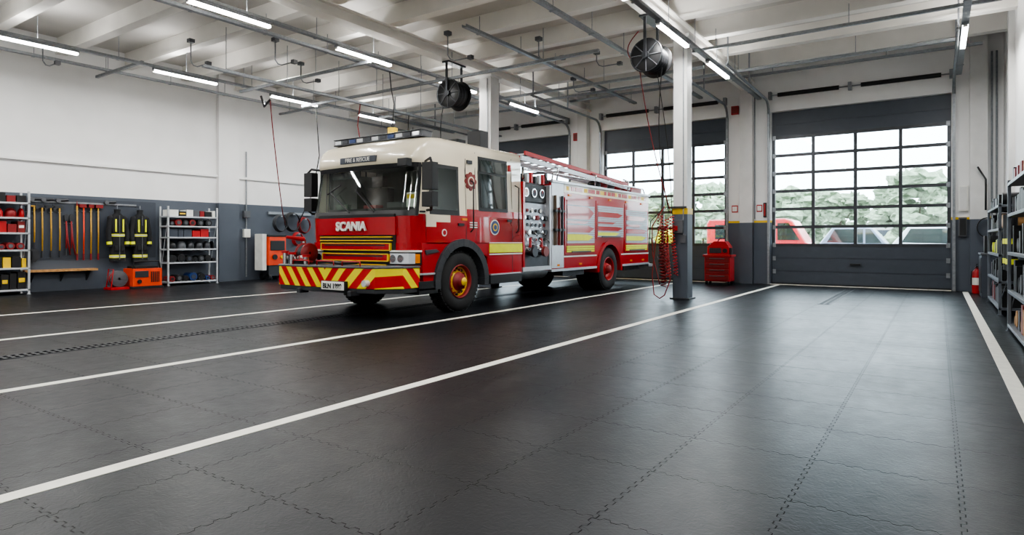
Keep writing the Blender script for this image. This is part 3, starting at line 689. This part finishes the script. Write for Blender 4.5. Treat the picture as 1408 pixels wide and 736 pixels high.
# ------------------------------------------------------------ hose reels on ceiling
def reel(x,y,z,r,cable_paths,w=0.2):
    e=empty('overhead_hose_reel',(x,y,z)); b=MB()
    for s in (-1,1):
        b.lathe([(0.05,s*w),(r,s*w),(r+0.012,s*(w+0.01)),(r,s*(w+0.025)),(0.05,s*(w+0.02))],(0,0,0),(0,1,0),BLACK,30)
        for k in range(8):
            t=2*pi*k/8; b.cyl((0.06*math.cos(t),s*(w+0.03),0.06*math.sin(t)),(r*0.95*math.cos(t),s*(w+0.03),r*0.95*math.sin(t)),0.012,GREY,6)
        b.lathe([(r*0.93,s*(w+0.02)),(r*0.99,s*(w+0.04)),(r*1.02,s*(w+0.02))],(0,0,0),(0,1,0),DSTEEL,30)
        b.cyl((0,s*w,0),(0,s*(w+0.08),0),0.07,DSTEEL,14)
    nn=int(2*w/0.052)
    for k in range(nn): b.lathe([(r*0.78+0.024*math.cos(t),-w+0.03+k*0.052+0.026*math.sin(t)) for t in [2*pi*i/8 for i in range(9)]],(0,0,0),(0,1,0),[BLACK,DSTEEL][k%2],28)
    b.cyl((0,-w,0),(0,w,0),r*0.74,BLACK,20)
    b.box(-0.025,0.025,-w-0.09,-w-0.06,-0.05,5.40-z,DSTEEL); b.box(-0.025,0.025,w+0.06,w+0.09,-0.05,5.40-z,DSTEEL); b.box(-0.1,0.1,-w-0.12,w+0.12,5.36-z,5.40-z,DSTEEL)
    b.build('drum',e)
    for i,(pts,rr,m) in enumerate(cable_paths):
        c=MB(); c.tube(pts,rr,m); c.build('hose_%d'%(i+1),e)
def sag(p0,p1,s,n=14):
    p0=Vector(p0);p1=Vector(p1); return [tuple(p0.lerp(p1,i/n)+Vector((s*math.sin(pi*i/n),0.3*s*math.sin(pi*i/n),0))) for i in range(n+1)]
reel(-4.5,11.3,4.66,0.31,[(sag((-0.25,0,-0.1),(0.0,1.05,-2.9),-0.06),0.010,DRED),(sag((0.2,0.05,-0.1),(-0.05,1.08,-2.9),-0.12),0.010,BLACK),(sag((-0.3,0.1,0.6),(-0.3,0.1,-0.1),-0.2),0.01,DRED),(sag((0.05,0.15,-0.2),(0.05,1.0,-3.0),0.05),0.008,BLACK)],w=0.24)
reel(-9.5,11.5,4.66,0.34,[(sag((-0.3,0,-0.1),(-0.4,0,-1.2),-0.05),0.012,BLACK)])
e=empty('coiled_air_hose',(-4.66,12.4,0))
b=MB()
for (dx,dy,z0,z1,r,m,ph) in ((-0.02,-0.02,0.25,1.75,0.055,DRED,0),(0.14,-0.12,0.45,1.65,0.045,RED2,1),(0.05,-0.1,0.35,1.5,0.06,DRED,2),(0.25,-0.08,0.5,1.7,0.04,RED2,0)):
    n=int((z1-z0)/0.005); path=[]
    for k in range(0,n):
        t=k*0.5; z=z0+(z1-z0)*k/n; path.append((dx+r*math.cos(t+ph)+0.04*math.sin(z*3+ph),dy-0.05+r*math.sin(t+ph),z))
    b.tube(path,0.010,m,5)
b.tube([(0,-0.1,1.7),(-0.12,-0.15,1.2),(-0.2,-0.15,0.5),(-0.14,-0.2,0.1),(0.0,-0.25,0.03),(0.1,-0.25,0.1),(0.2,-0.2,0.4),(0.12,-0.15,1.5)],0.012,DRED)
b.tube([(0.05,-0.1,1.9),(-0.22,-0.1,1.5),(-0.2,-0.12,0.9),(-0.05,-0.12,0.3),(0.1,-0.1,0.6),(0.1,-0.1,1.3)],0.012,DRED)
b.tube([(0.05,-0.1,1.9),(-0.25,-0.1,1.6),(-0.28,-0.12,1.1),(-0.05,-0.12,0.8),(0.1,-0.1,1.4)],0.010,BLACK)
b.build('coils',e)
b=MB(); b.box(0.16,0.38,0.02,0.10,1.35,1.62,GREY); b.box(0.19,0.28,-0.01,0.02,1.4,1.5,RED2); b.box(0.05,0.45,0.03,0.08,1.86,1.9,DSTEEL); b.build('hook_plate',e,bevel=0.01)

def hang(name,pts,r,m,extra=None):
    b=MB(); b.tube(pts,r,m)
    if extra: extra(b)
    b.build(name)
hang('hanging_air_line',[(-14.5,10.0,4.9),(-14.7,10.2,4.3),(-15.3,10.8,3.0),(-16.2,11.6,2.0),(-16.9,12.2,1.7)],0.014,DRED)
hang('hanging_air_line',[(-14.3,11.3,4.95),(-14.4,11.5,3.6),(-15.2,11.9,2.6),(-16.8,12.6,1.75)],0.014,BLACK)
hang('hanging_air_line',[(-14.9,10.0,5.05),(-14.75,10.0,4.75),(-14.6,10.0,4.85),(-14.5,10.0,4.9)],0.03,BLACK)
hang('hanging_air_line',[(-12.4,13.0,4.75),(-12.45,13.0,4.0),(-12.3,13.0,3.2),(-12.2,13.05,2.2)],0.014,BLACK)
hang('hanging_air_line',[(-12.4,11.2,4.75),(-12.5,11.2,4.2),(-12.35,11.2,3.6),(-12.4,11.2,2.6)],0.014,DRED)
def yb(b): b.cyl((-10.9,10.87,3.45),(-10.9,10.87,3.92),0.12,YEL,16); b.cyl((-10.9,10.87,3.92),(-10.9,10.87,4.0),0.05,BLACK,12); b.cyl((-10.9,10.87,3.40),(-10.9,10.87,3.45),0.09,BLACK,12)
hang('pendant_hoist_control',[(-11.0,10.87,5.3),(-10.95,10.87,4.9),(-10.85,10.87,4.5),(-10.9,10.87,3.98)],0.014,BLACK,yb)

# ------------------------------------------------------------ storage racks
def rack(name,x0,x1,y0,y1,h,levels,m,filler,seed):
    rnd=random.Random(seed)
    e=empty(name,((x0+x1)/2,(y0+y1)/2,0)); hx=(x1-x0)/2; hy=(y1-y0)/2
    b=MB()
    for sx in (-1,1):
        for sy in (-1,1):
            x=sx*(hx-0.02);y=sy*(hy-0.02); b.box(x-0.02,x+0.02,y-0.02,y+0.02,0,h,m); b.box(x-0.035,x+0.035,y-0.035,y+0.035,0,0.01,m)
    for z in levels: b.box(-hx,hx,-hy,hy,z-0.04,z,m)
    for sy in (-1,1): b.cyl((-hx+0.02,sy*(hy-0.02),0.2),(hx-0.02,sy*(hy-0.02),h-0.2),0.008,m,6)
    b.build('frame',e,bevel=0.003)
    b=MB()
    for i,z in enumerate(levels):
        gap=(levels[i+1]-z-0.06) if i+1<len(levels) else 0.22
        filler(b,i,z,gap,hx,hy,rnd)
    b.build('stored_gear',e,bevel=0.006)
    return e
def fillmix(pal,kinds=None,label=0.2):
    def f(b,i,z,gap,hx,hy,rnd):
        y=-hy+0.06
        while y<hy-0.14:
            w=rnd.uniform(0.14,0.26); w=min(w,hy-0.05-y); hh=min(gap*rnd.uniform(0.6,0.92),0.4); m=rnd.choice(pal[i%len(pal)])
            k=rnd.random() if kinds is None else kinds[i%len(kinds)]; c=y+w/2
            if k<0.45:
                b.box(-hx+0.05,hx-0.05,y+0.01,y+w-0.01,z,z+hh,m)
                if rnd.random()<label: b.box(hx-0.05,hx-0.045,y+0.03,y+w-0.03,z+hh*0.4,z+hh*0.65,PLATE if rnd.random()<0.6 else YEL)
            elif k<0.75:
                r=min(w/2-0.01,gap/2-0.01); b.cyl((-hx+0.06,c,z+r),(hx-0.04,c,z+r),r,m,16); b.cyl((hx-0.04,c,z+r),(hx-0.03,c,z+r),r*0.55,rnd.choice([SLATED,GREY,BLACK]),12)
            else:
                b.sph((0.05,c,z+0.07),(0.14,w/2-0.01,min(0.14,hh)),m); b.cyl((0.05,c,z),(0.05,c,z+0.03),w/2,m,16)
            y+=w
    return f
rack('storage_rack',-17.3,-16.85,8.55,9.95,2.12,[0.1,0.62,0.98,1.30,1.60,1.86],SHELFW,fillmix([[BLACK,BLUE,DRED,BLACK],[BLACK,BLACK,JBLACK],[GREY,BLACK,DSTEEL],[SLATED,BLACK,RED2],[DRED,SLATED,BLACK,BLACK],[GREY,BLACK,PLATE,DRED]],[0.6,0.6,0.9,0.3,0.6,0.3]),3)
rack('storage_rack',-17.3,-16.8,4.0,5.5,2.3,[0.12,0.6,1.0,1.38,1.72,2.05],SHELFW,fillmix([[BLACK,GREY],[YEL,BLACK],[DRED,SLATED],[RED2,BROWN,DRED],[RED2,RED2,DRED],[DRED,BLACK]],[0.3,0.3,0.6,0.3,0.9,0.3]),5)
rack('storage_rack',0.80,1.2,12.7,15.4,1.8,[0.12,0.55,0.98,1.4,1.78],SHELFG,fillmix([[BLACK,DRED,GREY],[BLACK,GREY],[HIVIS,BLACK,SLATED,BLACK],[BLACK,GREY,WOOD],[BLACK,GREY]]),9)
rack('storage_rack',0.76,1.14,7.4,10.6,2.0,[0.1,0.55,1.05,1.55,1.96],SHELFG,fillmix([[WOOD,BROWN,GREY],[BLACK,GREY],[WOOD,BLACK,DRED],[GREY,BLACK],[WOOD,BLACK,DRED]]),11)

# ------------------------------------------------------------ wall tools
b=MB(); b.box(XL,XL+0.015,5.6,8.5,0.75,2.22,SLATED); b.box(XL+0.015,XL+0.04,5.7,8.0,2.1,2.14,GALV); b.build('tool_board')
b=MB(); b.box(XL+0.0,XL+0.28,5.5,7.0,0.47,0.52,WOOD)
for y in (5.7,6.3,6.85): b.prism([(XL,0.47),(XL+0.24,0.47),(XL,0.22)],'y',y-0.015,y+0.015,DSTEEL)
b.build('wall_shelf')
def tool(name,y,z0,z1,hm,head,hmat):
    b=MB(); x=XL+0.07
    b.tube([(x,y,z0),(x+0.005,y+0.005,(z0+z1)/2),(x,y,z1)],0.017,hm,8); b.cyl((x,y,z0),(x,y,z0+0.16),0.022,hmat,8)
    if head=='axe':
        b.prism([(y-0.03,z1-0.03),(y-0.13,z1-0.09),(y-0.14,z1+0.05),(y-0.03,z1+0.03),(y+0.03,z1+0.03),(y+0.10,z1+0.0),(y+0.03,z1-0.03)],'x',x-0.018,x+0.018,hmat)
    elif head=='sledge': b.cb((x,y,z1),(0.07,0.2,0.08),hmat)
    elif head=='shovel':
        b.loft([[(x-0.01,y-0.03,z0+0.02),(x-0.01,y+0.03,z0+0.02),(x+0.01,y+0.03,z0+0.02),(x+0.01,y-0.03,z0+0.02)],[(x-0.01,y-0.1,z0-0.04),(x+0.0,y+0.1,z0-0.04),(x+0.015,y+0.1,z0-0.04),(x+0.015,y-0.1,z0-0.04)],[(x,y-0.1,z0-0.2),(x,y+0.1,z0-0.2),(x+0.02,y+0.1,z0-0.2),(x+0.02,y-0.1,z0-0.2)],[(x,y-0.02,z0-0.3),(x,y+0.02,z0-0.3),(x+0.02,y+0.02,z0-0.3),(x+0.02,y-0.02,z0-0.3)]],hmat,smooth=False)
        b.cyl((x,y-0.06,z1),(x,y+0.06,z1),0.018,hm,8)
    elif head=='pike':
        b.cyl((x,y,z1),(x,y,z1+0.12),0.02,hmat,8,r2=0.003); b.tube([(x,y,z1),(x,y+0.06,z1+0.02),(x,y+0.08,z1-0.05)],0.012,hmat)
    elif head=='cutter':
        b.tube([(x,y+0.09,z0),(x,y+0.04,z0+0.3),(x,y,z1-0.1)],0.018,hm,8); b.prism([(y-0.04,z1-0.08),(y-0.05,z1+0.06),(y,z1+0.1),(y+0.05,z1+0.06),(y+0.04,z1-0.08)],'x',x-0.02,x+0.02,hmat)
    b.box(XL+0.015,x+0.01,y-0.03,y-0.022,z1-0.14,z1-0.12,GALV); b.box(XL+0.015,x+0.01,y+0.022,y+0.03,z1-0.14,z1-0.12,GALV)
    b.build(name)
def ly(u):
    t=(u-704)/860; return (XL+0.07)*(.8264+.5631*t)/(-.5631+.8264*t)
for u in (38,47): tool('shovel',ly(u),1.0,2.0,WOODY if u==47 else DSTEEL,'shovel',DSTEEL)
for u in (58,70,82): tool('fire_axe',ly(u),0.8,2.0,WOODY,'axe',DSTEEL)
for u in (91,98): tool('bolt_cutter',ly(u),0.85,1.75,DRED,'cutter',DSTEEL)
for u in (106,115,125,135): tool('sledgehammer',ly(u),0.72,2.05,WOODY if u!=115 else ORANGE,'sledge' if u%2 else 'pike',DRED)
for u in (50,66,86,152): 
    b=MB(); y=ly(u); b.cyl((XL+0.02,y-0.09,2.16),(XL+0.1,y-0.09,2.16),0.05,GREY,12); b.cyl((XL+0.06,y-0.1,2.16),(XL+0.06,y+0.12,2.18),0.035,DSTEEL,10); b.build('hose_nozzle')

def jacket(name,x,y,seed=0):
    b=MB(); Y=0.62
    def el(z,hw,hd,n=24): return [(x+hd*math.cos(2*pi*i/n)*(1+0.10*math.sin(i*1.9+z*7+seed)),y+Y*hw*math.sin(2*pi*i/n),z) for i in range(n)]
    prof=[(0.68,0.30,0.11),(0.80,0.29,0.11),(1.0,0.27,0.12),(1.2,0.26,0.12),(1.4,0.26,0.13),(1.55,0.28,0.13),(1.72,0.29,0.12),(1.80,0.25,0.11),(1.86,0.17,0.10),(1.90,0.10,0.08),(1.99,0.12,0.09)]
    b.loft([el(*p) for p in prof],JBLACK)
    def band(z0,z1,hw,hd,m,o): b.loft([el(z0,hw+o,hd+o),el(z1,hw+o,hd+o)],m,caps=False)
    band(0.76,0.84,0.288,0.112,HIVIS,0.008); band(0.785,0.815,0.288,0.112,SILVT,0.012)
    band(1.30,1.37,0.262,0.128,HIVIS,0.008); band(1.32,1.35,0.262,0.128,SILVT,0.012)
    for s in (-1,1):
        a=Vector((x,y+s*0.155,1.76)); m1=Vector((x+0.03,y+s*0.215,1.40)); c=Vector((x+0.06,y+s*0.205,1.05))
        b.cyl(a,m1,0.075,JBLACK,12,r2=0.062); b.cyl(m1,c,0.062,JBLACK,12,r2=0.055)
        b.sph(tuple(m1),0.063,JBLACK); b.sph(tuple(a),0.078,JBLACK)
        p=m1.lerp(c,0.65); q=m1.lerp(c,0.85); b.cyl(p,q,0.062,HIVIS,12)
        b.box(x+0.118,x+0.135,y+s*0.085-0.018,y+s*0.085+0.018,1.42,1.74,HIVIS)
    b.box(x+0.11,x+0.135,y-0.008,y+0.008,0.72,1.84,GREY)
    b.box(x+0.11,x+0.14,y-0.11,y-0.03,0.95,1.08,JBLACK); b.box(x+0.11,x+0.14,y+0.03,y+0.11,0.95,1.08,JBLACK)
    b.tube([(XL+0.02,y,2.08),(x,y,2.10),(x,y,1.97)],0.01,GALV)
    b.build(name)
jacket('turnout_jacket',XL+0.2,ly(158)); jacket('turnout_jacket',XL+0.2,ly(188)+0.02,4)

e=empty('portable_generator',(-16.7,7.65,0)); b=MB()
b.box(-0.25,0.25,-0.15,0.55,0.06,0.5,ORANGE); b.box(-0.2,0.2,-0.08,0.48,0.5,0.56,BLACK)
b.tube([(0.2,-0.13,0.5),(0.2,-0.1,0.68),(0.2,0.5,0.68),(0.2,0.53,0.5)],0.018,BLACK)
for k in range(5): b.box(0.25,0.262,0.28+k*0.045,0.305+k*0.045,0.15,0.42,BLACK)
b.box(0.25,0.262,-0.1,0.22,0.28,0.44,DSTEEL); b.cyl((0.25,0.0,0.18),(0.28,0.0,0.18),0.05,BLACK,14)
b.lathe([(0.03,-0.12),(0.2,-0.12),(0.2,-0.09),(0.12,-0.09),(0.12,0.09),(0.2,0.09),(0.2,0.12),(0.03,0.12)],(0,-0.4,0.26),(1,0,0),GREY,22)
for k in range(4): b.lathe([(0.145+0.02*math.cos(t),-0.07+k*0.045+0.02*math.sin(t)) for t in [2*pi*i/8 for i in range(9)]],(0,-0.4,0.26),(1,0,0),DRED,20)
b.box(-0.2,0.2,-0.62,-0.18,0.0,0.06,RED2); b.box(-0.25,0.25,-0.2,0.57,0.0,0.06,BLACK)
b.tube([(0.15,-0.6,0.05),(0.15,-0.55,0.5),(-0.1,-0.55,0.5),(-0.1,-0.6,0.05)],0.015,RED2)
b.build('body',e,bevel=0.012)

e=empty('power_washer_cabinet',(-16.95,11.75,0)); b=MB()
b.box(-0.28,0.28,-0.30,0.30,0.45,1.32,ORANGE); b.box(-0.22,0.22,-0.26,0.26,0.12,0.45,DSTEEL); b.box(-0.3,0.3,-0.32,0.32,1.32,1.38,BLACK)
b.box(0.28,0.3,-0.25,0.25,0.9,1.2,BLACK); b.cyl((0.28,-0.1,0.7),(0.32,-0.1,0.7),0.08,BLACK,16); b.cyl((0.28,0.15,0.7),(0.31,0.15,0.7),0.05,YEL,12)
for y in (-0.22,0.22): b.cyl((0.15,y-0.04,0.1),(0.15,y+0.04,0.1),0.1,BLACK,16); b.cyl((-0.15,y-0.04,0.1),(-0.15,y+0.04,0.1),0.1,BLACK,16)
b.box(-0.2,0.2,-0.46,-0.32,0.3,1.4,PLATE)
b.build('body',e,bevel=0.015)
e=empty('wall_hose_coils',(XL+0.12,12.7,1.75)); b=MB()
for k,(dy,dz,r,m) in enumerate(((-0.45,0.05,0.25,DSTEEL),(0.0,0.1,0.28,BLACK),(0.45,0.0,0.24,DRED),(0.2,-0.45,0.2,RED2))):
    for q in range(4):
        path=[(0.02+q*0.03,dy+(r-q*0.012)*math.cos(t),dz-0.05+(r*1.1-q*0.01)*math.sin(t)) for t in [2*pi*i/20 for i in range(21)]]; b.tube(path,0.014,m)
    b.box(-0.12,0.14,dy-0.04,dy+0.04,dz+r-0.1,dz+r-0.06,GALV)
b.box(-0.1,-0.06,-0.8,0.8,0.28,0.36,GALV)
b.build('coils',e)
e=empty('vehicle_compressor',(-16.6,13.6,0)); b=MB()
b.cyl((0,-0.4,0.45),(0,0.4,0.45),0.25,RED2,20); b.sph((0,-0.4,0.45),(0.25,0.1,0.25),RED2); b.sph((0,0.4,0.45),(0.25,0.1,0.25),RED2)
b.box(-0.15,0.15,-0.2,0.1,0.7,0.95,DSTEEL); b.cyl((0,0.2,0.7),(0,0.2,1.05),0.09,BLACK,14); b.lathe([(0.02,-0.02),(0.16,-0.02),(0.16,0.02),(0.02,0.02)],(0.2,-0.05,0.88),(1,0,0),BLACK,20)
for y in (-0.3,0.3): b.cyl((-0.2,y,0.12),(-0.14,y,0.12),0.12,BLACK,14); b.cyl((0.14,y,0.12),(0.2,y,0.12),0.12,BLACK,14); b.box(-0.18,0.18,y-0.03,y+0.03,0.12,0.25,DSTEEL)
b.build('body',e)
b=MB(); b.cyl((XL+0.04,11.15,0.1),(XL+0.04,11.15,3.9),0.02,GALV,8); b.box(XL,XL+0.1,11.05,11.25,1.3,1.55,PLATE); b.box(XL,XL+0.1,11.05,11.25,1.9,2.1,GREY); b.build('electrical_conduit')

# ------------------------------------------------------------ back wall extras
def redcab(x,y):
    e=empty('red_tool_cart',(x,y,0)); b=MB()
    b.box(-0.34,0.34,-0.22,0.22,0.1,0.76,RED2); b.box(-0.38,0.38,-0.25,0.25,0.76,0.82,RED2)
    for z in (0.14,0.30,0.46,0.61):
        b.box(-0.31,0.31,-0.24,-0.22,z,z+0.13,DRED); b.box(-0.2,0.2,-0.26,-0.24,z+0.09,z+0.11,GREY)
    for sx in (-1,1):
        for sy in (-1,1): b.cyl((sx*0.3-0.02,sy*0.17,0.05),(sx*0.3+0.02,sy*0.17,0.05),0.05,BLACK,12); b.box(sx*0.3-0.03,sx*0.3+0.03,sy*0.17-0.02,sy*0.17+0.02,0.06,0.1,DSTEEL)
    b.box(-0.28,0.3,-0.18,0.18,0.82,1.04,RED2); b.prism([(-0.28,1.04),(0.3,1.04),(0.2,1.18),(-0.1,1.18)],'y',-0.16,0.16,RED2)
    b.cyl((-0.2,-0.02,1.04),(-0.2,-0.02,1.14),0.05,BLACK,12); b.cyl((0.34,-0.1,0.82),(0.34,-0.1,1.0),0.04,DSTEEL,10)
    b.tube([(-0.05,0,1.16),(0,0,1.26),(0.15,0,1.26),(0.18,0,1.16)],0.02,BLACK); b.box(-0.22,0.1,-0.19,-0.18,0.86,1.0,DSTEEL); b.cyl((0.2,-0.18,0.93),(0.2,-0.21,0.93),0.06,BLACK,14)
    b.build('body',e,bevel=0.015)
redcab(-4.95,17.35)
def wallbox(name,x0,x1,z0,z1,m,y=YB,t=0.08,face=None):
    b=MB(); b.box(x0,x1,y-t,y,z0,z1,m)
    if face: b.box(x0+0.02,x1-0.02,y-t-0.01,y-t,z0+0.03,z1-0.03,face)
    b.build(name,bevel=0.006)
wallbox('alarm_sounder',-4.87,-4.67,4.78,5.02,RED2,face=BROWN); wallbox('alarm_sounder',-9.97,-9.80,4.5,4.75,RED2,face=BROWN)
wallbox('fire_sign',-4.19,-4.04,2.0,2.2,RED2,face=PLATE,t=0.02); wallbox('fire_call_point',-4.01,-3.93,1.85,2.25,BLACK,face=RED2,t=0.05)
wallbox('fire_sign',-4.87,-4.70,2.0,2.2,RED2,face=PLATE,t=0.02)
wallbox('door_control_box',0.40,0.56,1.3,1.75,GREY,face=BLACK,t=0.1); wallbox('door_control_box',-9.38,-9.2,1.3,1.7,GREY,face=BLACK,t=0.1)
wallbox('electrical_panel',0.4,0.58,1.9,2.5,PLATE,face=WHITE2,t=0.1)
b=MB()
for x in (1.03,1.12): b.cyl((x,YB-0.04,0.3),(x,YB-0.04,5.6),0.02,GALV,8)
b.build('electrical_conduit')
b=MB(); b.cyl((-4.235,YB-0.04,1.8),(-4.235,YB-0.04,5.35),0.016,GALV,8); b.cyl((-4.63,YB-0.04,1.8),(-4.63,YB-0.04,5.35),0.014,GALV,8); b.build('electrical_conduit')
def ext(x,y):
    b=MB(); b.lathe([(0.0,0.0),(0.085,0.0),(0.09,0.02),(0.09,0.46),(0.07,0.53),(0.03,0.56),(0.03,0.60),(0,0.60)],(x,y,0.0),(0,0,1),RED2,20)
    b.box(x-0.02,x+0.02,y-0.08,y+0.05,0.6,0.63,BLACK); b.box(x-0.015,x+0.015,y-0.1,y+0.02,0.65,0.67,BLACK); b.tube([(x,y-0.05,0.61),(x-0.1,y-0.1,0.5),(x-0.1,y-0.08,0.2)],0.012,BLACK)
    b.lathe([(0.092,0.2),(0.092,0.36)],(x,y,0.0),(0,0,1),PLATE,20); b.build('fire_extinguisher')
ext(0.72,17.6); ext(0.95,17.55)
b=MB(); b.tube([(0.9,17.95,1.9),(0.9,17.9,2.6),(0.75,17.95,2.9)],0.02,BLACK)
for q in range(5): b.tube([(0.92+0.18*math.cos(t),17.9+q*0.02,1.5+0.22*math.sin(t)) for t in [2*pi*i/20 for i in range(21)]],0.014,BLACK)
b.build('hose_coil')
b=MB(); b.box(0.75,1.15,16.3,17.2,0.0,0.9,SLATED); b.box(0.73,1.17,16.28,17.22,0.9,0.94,GREY); b.box(0.8,1.1,16.4,16.7,0.94,1.3,BLACK); b.cyl((0.95,16.95,0.94),(0.95,16.95,1.25),0.12,GREY,16); b.box(0.738,0.75,16.35,16.72,0.1,0.85,DSTEEL); b.box(0.738,0.75,16.78,17.15,0.1,0.85,DSTEEL); b.build('tool_cabinet',bevel=0.008)
b=MB()
for q,y in enumerate((11.8,12.3)):
    rg=[[(0.90+0.07*math.cos(t),y+hw*math.sin(t),z) for t in [2*pi*i/16 for i in range(16)]] for z,hw in ((0.75,0.19),(0.9,0.19),(1.3,0.18),(1.5,0.17),(1.6,0.06))]
    b.loft(rg,JBLACK)
    for z in (0.85,1.15): b.loft([[(0.90+0.076*math.cos(t),y+0.196*math.sin(t),zz) for t in [2*pi*i/16 for i in range(16)]] for zz in (z,z+0.08)],HIVIS,caps=False)
    b.tube([(0.90,y,1.58),(0.92,y,1.72),(1.249,y,1.72)],0.008,BLACK)
b.build('hanging_turnout_coats')

# ------------------------------------------------------------ outside
b=MB(); b.box(-120,80,YB+0.35,160,-0.12,-0.03,ASPH); b.build('parking_ground')
def car(name,x,y,m,L_=4.4,h=1.5,van=False,rot=0):
    e=empty(name,(x,y,-0.03)); e.rotation_euler=(0,0,rot); b=MB(); hw=0.9; l=L_/2
    if van: prof=[(-l,0.35),(l,0.35),(l,1.0),(l-0.35,1.15),(l-0.9,h-0.1),(l-1.2,h),(-l+0.1,h),(-l,h-0.2)]
    else: prof=[(-l,0.35),(l,0.35),(l,0.75),(l-0.15,0.9),(l-1.1,1.05),(l-1.75,h-0.05),(l-2.1,h),(-l+0.7,h),(-l+0.15,1.15),(-l,0.95)]
    b.prism(prof,'y',-hw,hw,m); b.build('body',e,bevel=0.06)
    b=MB()
    for s in (-1,1):
        a,c=sorted((s*hw,s*(hw+0.01)))
        if van: b.prism([(l-1.5,1.25),(l-0.6,1.25),(l-1.05,h-0.2),(l-1.5,h-0.2)],'y',a,c,GLASSD); b.prism([(-l+0.4,1.3),(l-1.7,1.3),(l-1.7,h-0.25),(-l+0.4,h-0.25)],'y',a,c,GLASSD)
        else:
            b.prism([(l-1.35,1.1),(l-1.85,h-0.1),(0.05,h-0.1),(0.05,1.1)],'y',a,c,GLASSD); b.prism([(-0.05,1.1),(-0.05,h-0.1),(-l+0.8,h-0.1),(-l+0.45,1.15)],'y',a,c,GLASSD)
        for wx in (l-0.85,-l+0.85):
            b.cyl((wx,s*(hw-0.2),0.33),(wx,s*(hw+0.02),0.33),0.33,RUBBER,20); b.cyl((wx,s*(hw+0.02),0.33),(wx,s*(hw+0.03),0.33),0.2,ALU,16)
    b.box(l-0.02,l+0.02,-0.8,-0.5,0.7,0.85,LENSW); b.box(l-0.02,l+0.02,0.5,0.8,0.7,0.85,LENSW)
    b.build('glass_and_wheels',e)
CARW=mat('car_white',(205,210,216),0.3,coat=0.5); CARS=mat('car_silver',(130,142,160),0.3,metal=0.3,coat=0.5); CARR=mat('car_red',(190,48,54),0.3,coat=0.5)
car('red_van',-6.6,30,CARR,4.6,2.2,True); car('parked_car',-3.0,36,CARS,4.2,1.9,False); car('parked_car',0.4,33.5,CARW,4.4,1.85)
car('parked_car',-13.5,30,CARW,4.4,1.75); car('parked_car',-18.5,31,CARS,4.4,1.7)
def tree(x,y,h,r,m=LEAF_HAZED,seed=0,n=46,nm='tree'):
    rnd=random.Random(seed); b=MB(); b.cyl((x,y,-0.05),(x,y,h*0.6),0.16*h/8,BARK,10,r2=0.05)
    for k in range(5):
        t=rnd.uniform(0,2*pi); b.cyl((x,y,h*0.3),(x+r*0.6*math.cos(t),y+r*0.6*math.sin(t),h*0.65),0.08*h/8,BARK,6,r2=0.02)
    for k in range(n):
        t=rnd.uniform(0,2*pi); zz=h*0.28+rnd.uniform(0,h*0.62); k2=math.sqrt(max(0.05,1-((zz-h*0.55)/(h*0.48))**2)); q=math.sqrt(rnd.random())*r*0.85
        rr=rnd.uniform(0.12,0.24)*r; b.sph((x+q*k2*math.cos(t),y+q*k2*math.sin(t),zz),(rr*1.2,rr*1.2,rr*0.8),m,10,7,1.3,3.5,False)
    b.build(nm)
for i,(x,y,h,r) in enumerate(((-8.5,74,6.4,3.2),(-1.5,70,8.0,4.2),(6.5,76,6.6,3.8),(-15,80,7.5,5),(-23,74,8.0,4.5),(-31,78,7.4,4.5),(-40,74,8.5,5),(-49,80,8,4.5),(-19,70,6,3.4),(-58,76,8,4),(13,78,8,4.5))): tree(x,y,h,r,LEAF_HAZED,i)
for i,(x,y) in enumerate(((-12.2,27.5),(-9.9,27))):
    tree(x,y,1.7,0.9,LEAFY,30+i,30,'yellow_bush')
b=MB(); b.box(-90,50,95,96,0,3.6,CONC)
for k in range(30): b.box(-88+k*4.5,-86+k*4.5,94.96,95,1.2,2.6,SLATED)
b.build('distant_building')
b=MB(); rnd=random.Random(2)
for k in range(70): b.sph((-75+k*1.7,88+rnd.uniform(-1,1),rnd.uniform(0.6,1.4)),(1.5,1.2,rnd.uniform(1.0,1.8)),LEAF_HAZED,9,6,1.0,3,False)
b.build('hedge')

# ------------------------------------------------------------ world / camera
w=bpy.data.worlds.new('overcast_sky'); S.world=w; w.use_nodes=True; nt=w.node_tree
bg=nt.nodes['Background']; sky=nt.nodes.new('ShaderNodeTexSky'); sky.sky_type='HOSEK_WILKIE'; sky.turbidity=8; sky.sun_direction=(0.3,0.6,0.6)
mx=nt.nodes.new('ShaderNodeMix'); mx.data_type='RGBA'; mx.inputs['Factor'].default_value=0.85; mx.inputs['B'].default_value=(0.86,0.93,1,1)
nt.links.new(sky.outputs[0],mx.inputs['A']); nt.links.new(mx.outputs['Result'],bg.inputs['Color']); bg.inputs['Strength'].default_value=9.0
cd=bpy.data.cameras.new('camera'); cam=bpy.data.objects.new('camera',cd); COL.objects.link(cam); S.camera=cam
cam.location=(0,0,1.2); cam.rotation_euler=(pi/2,0,math.atan2(586,860)); cd.sensor_width=36; cd.lens=860/1408*36; cd.shift_y=-37/1408; cd.clip_end=400
try:
    S.view_settings.view_transform='AgX'; S.view_settings.look='AgX - Medium High Contrast'; S.view_settings.exposure=0.42
except Exception as ex: print(ex)
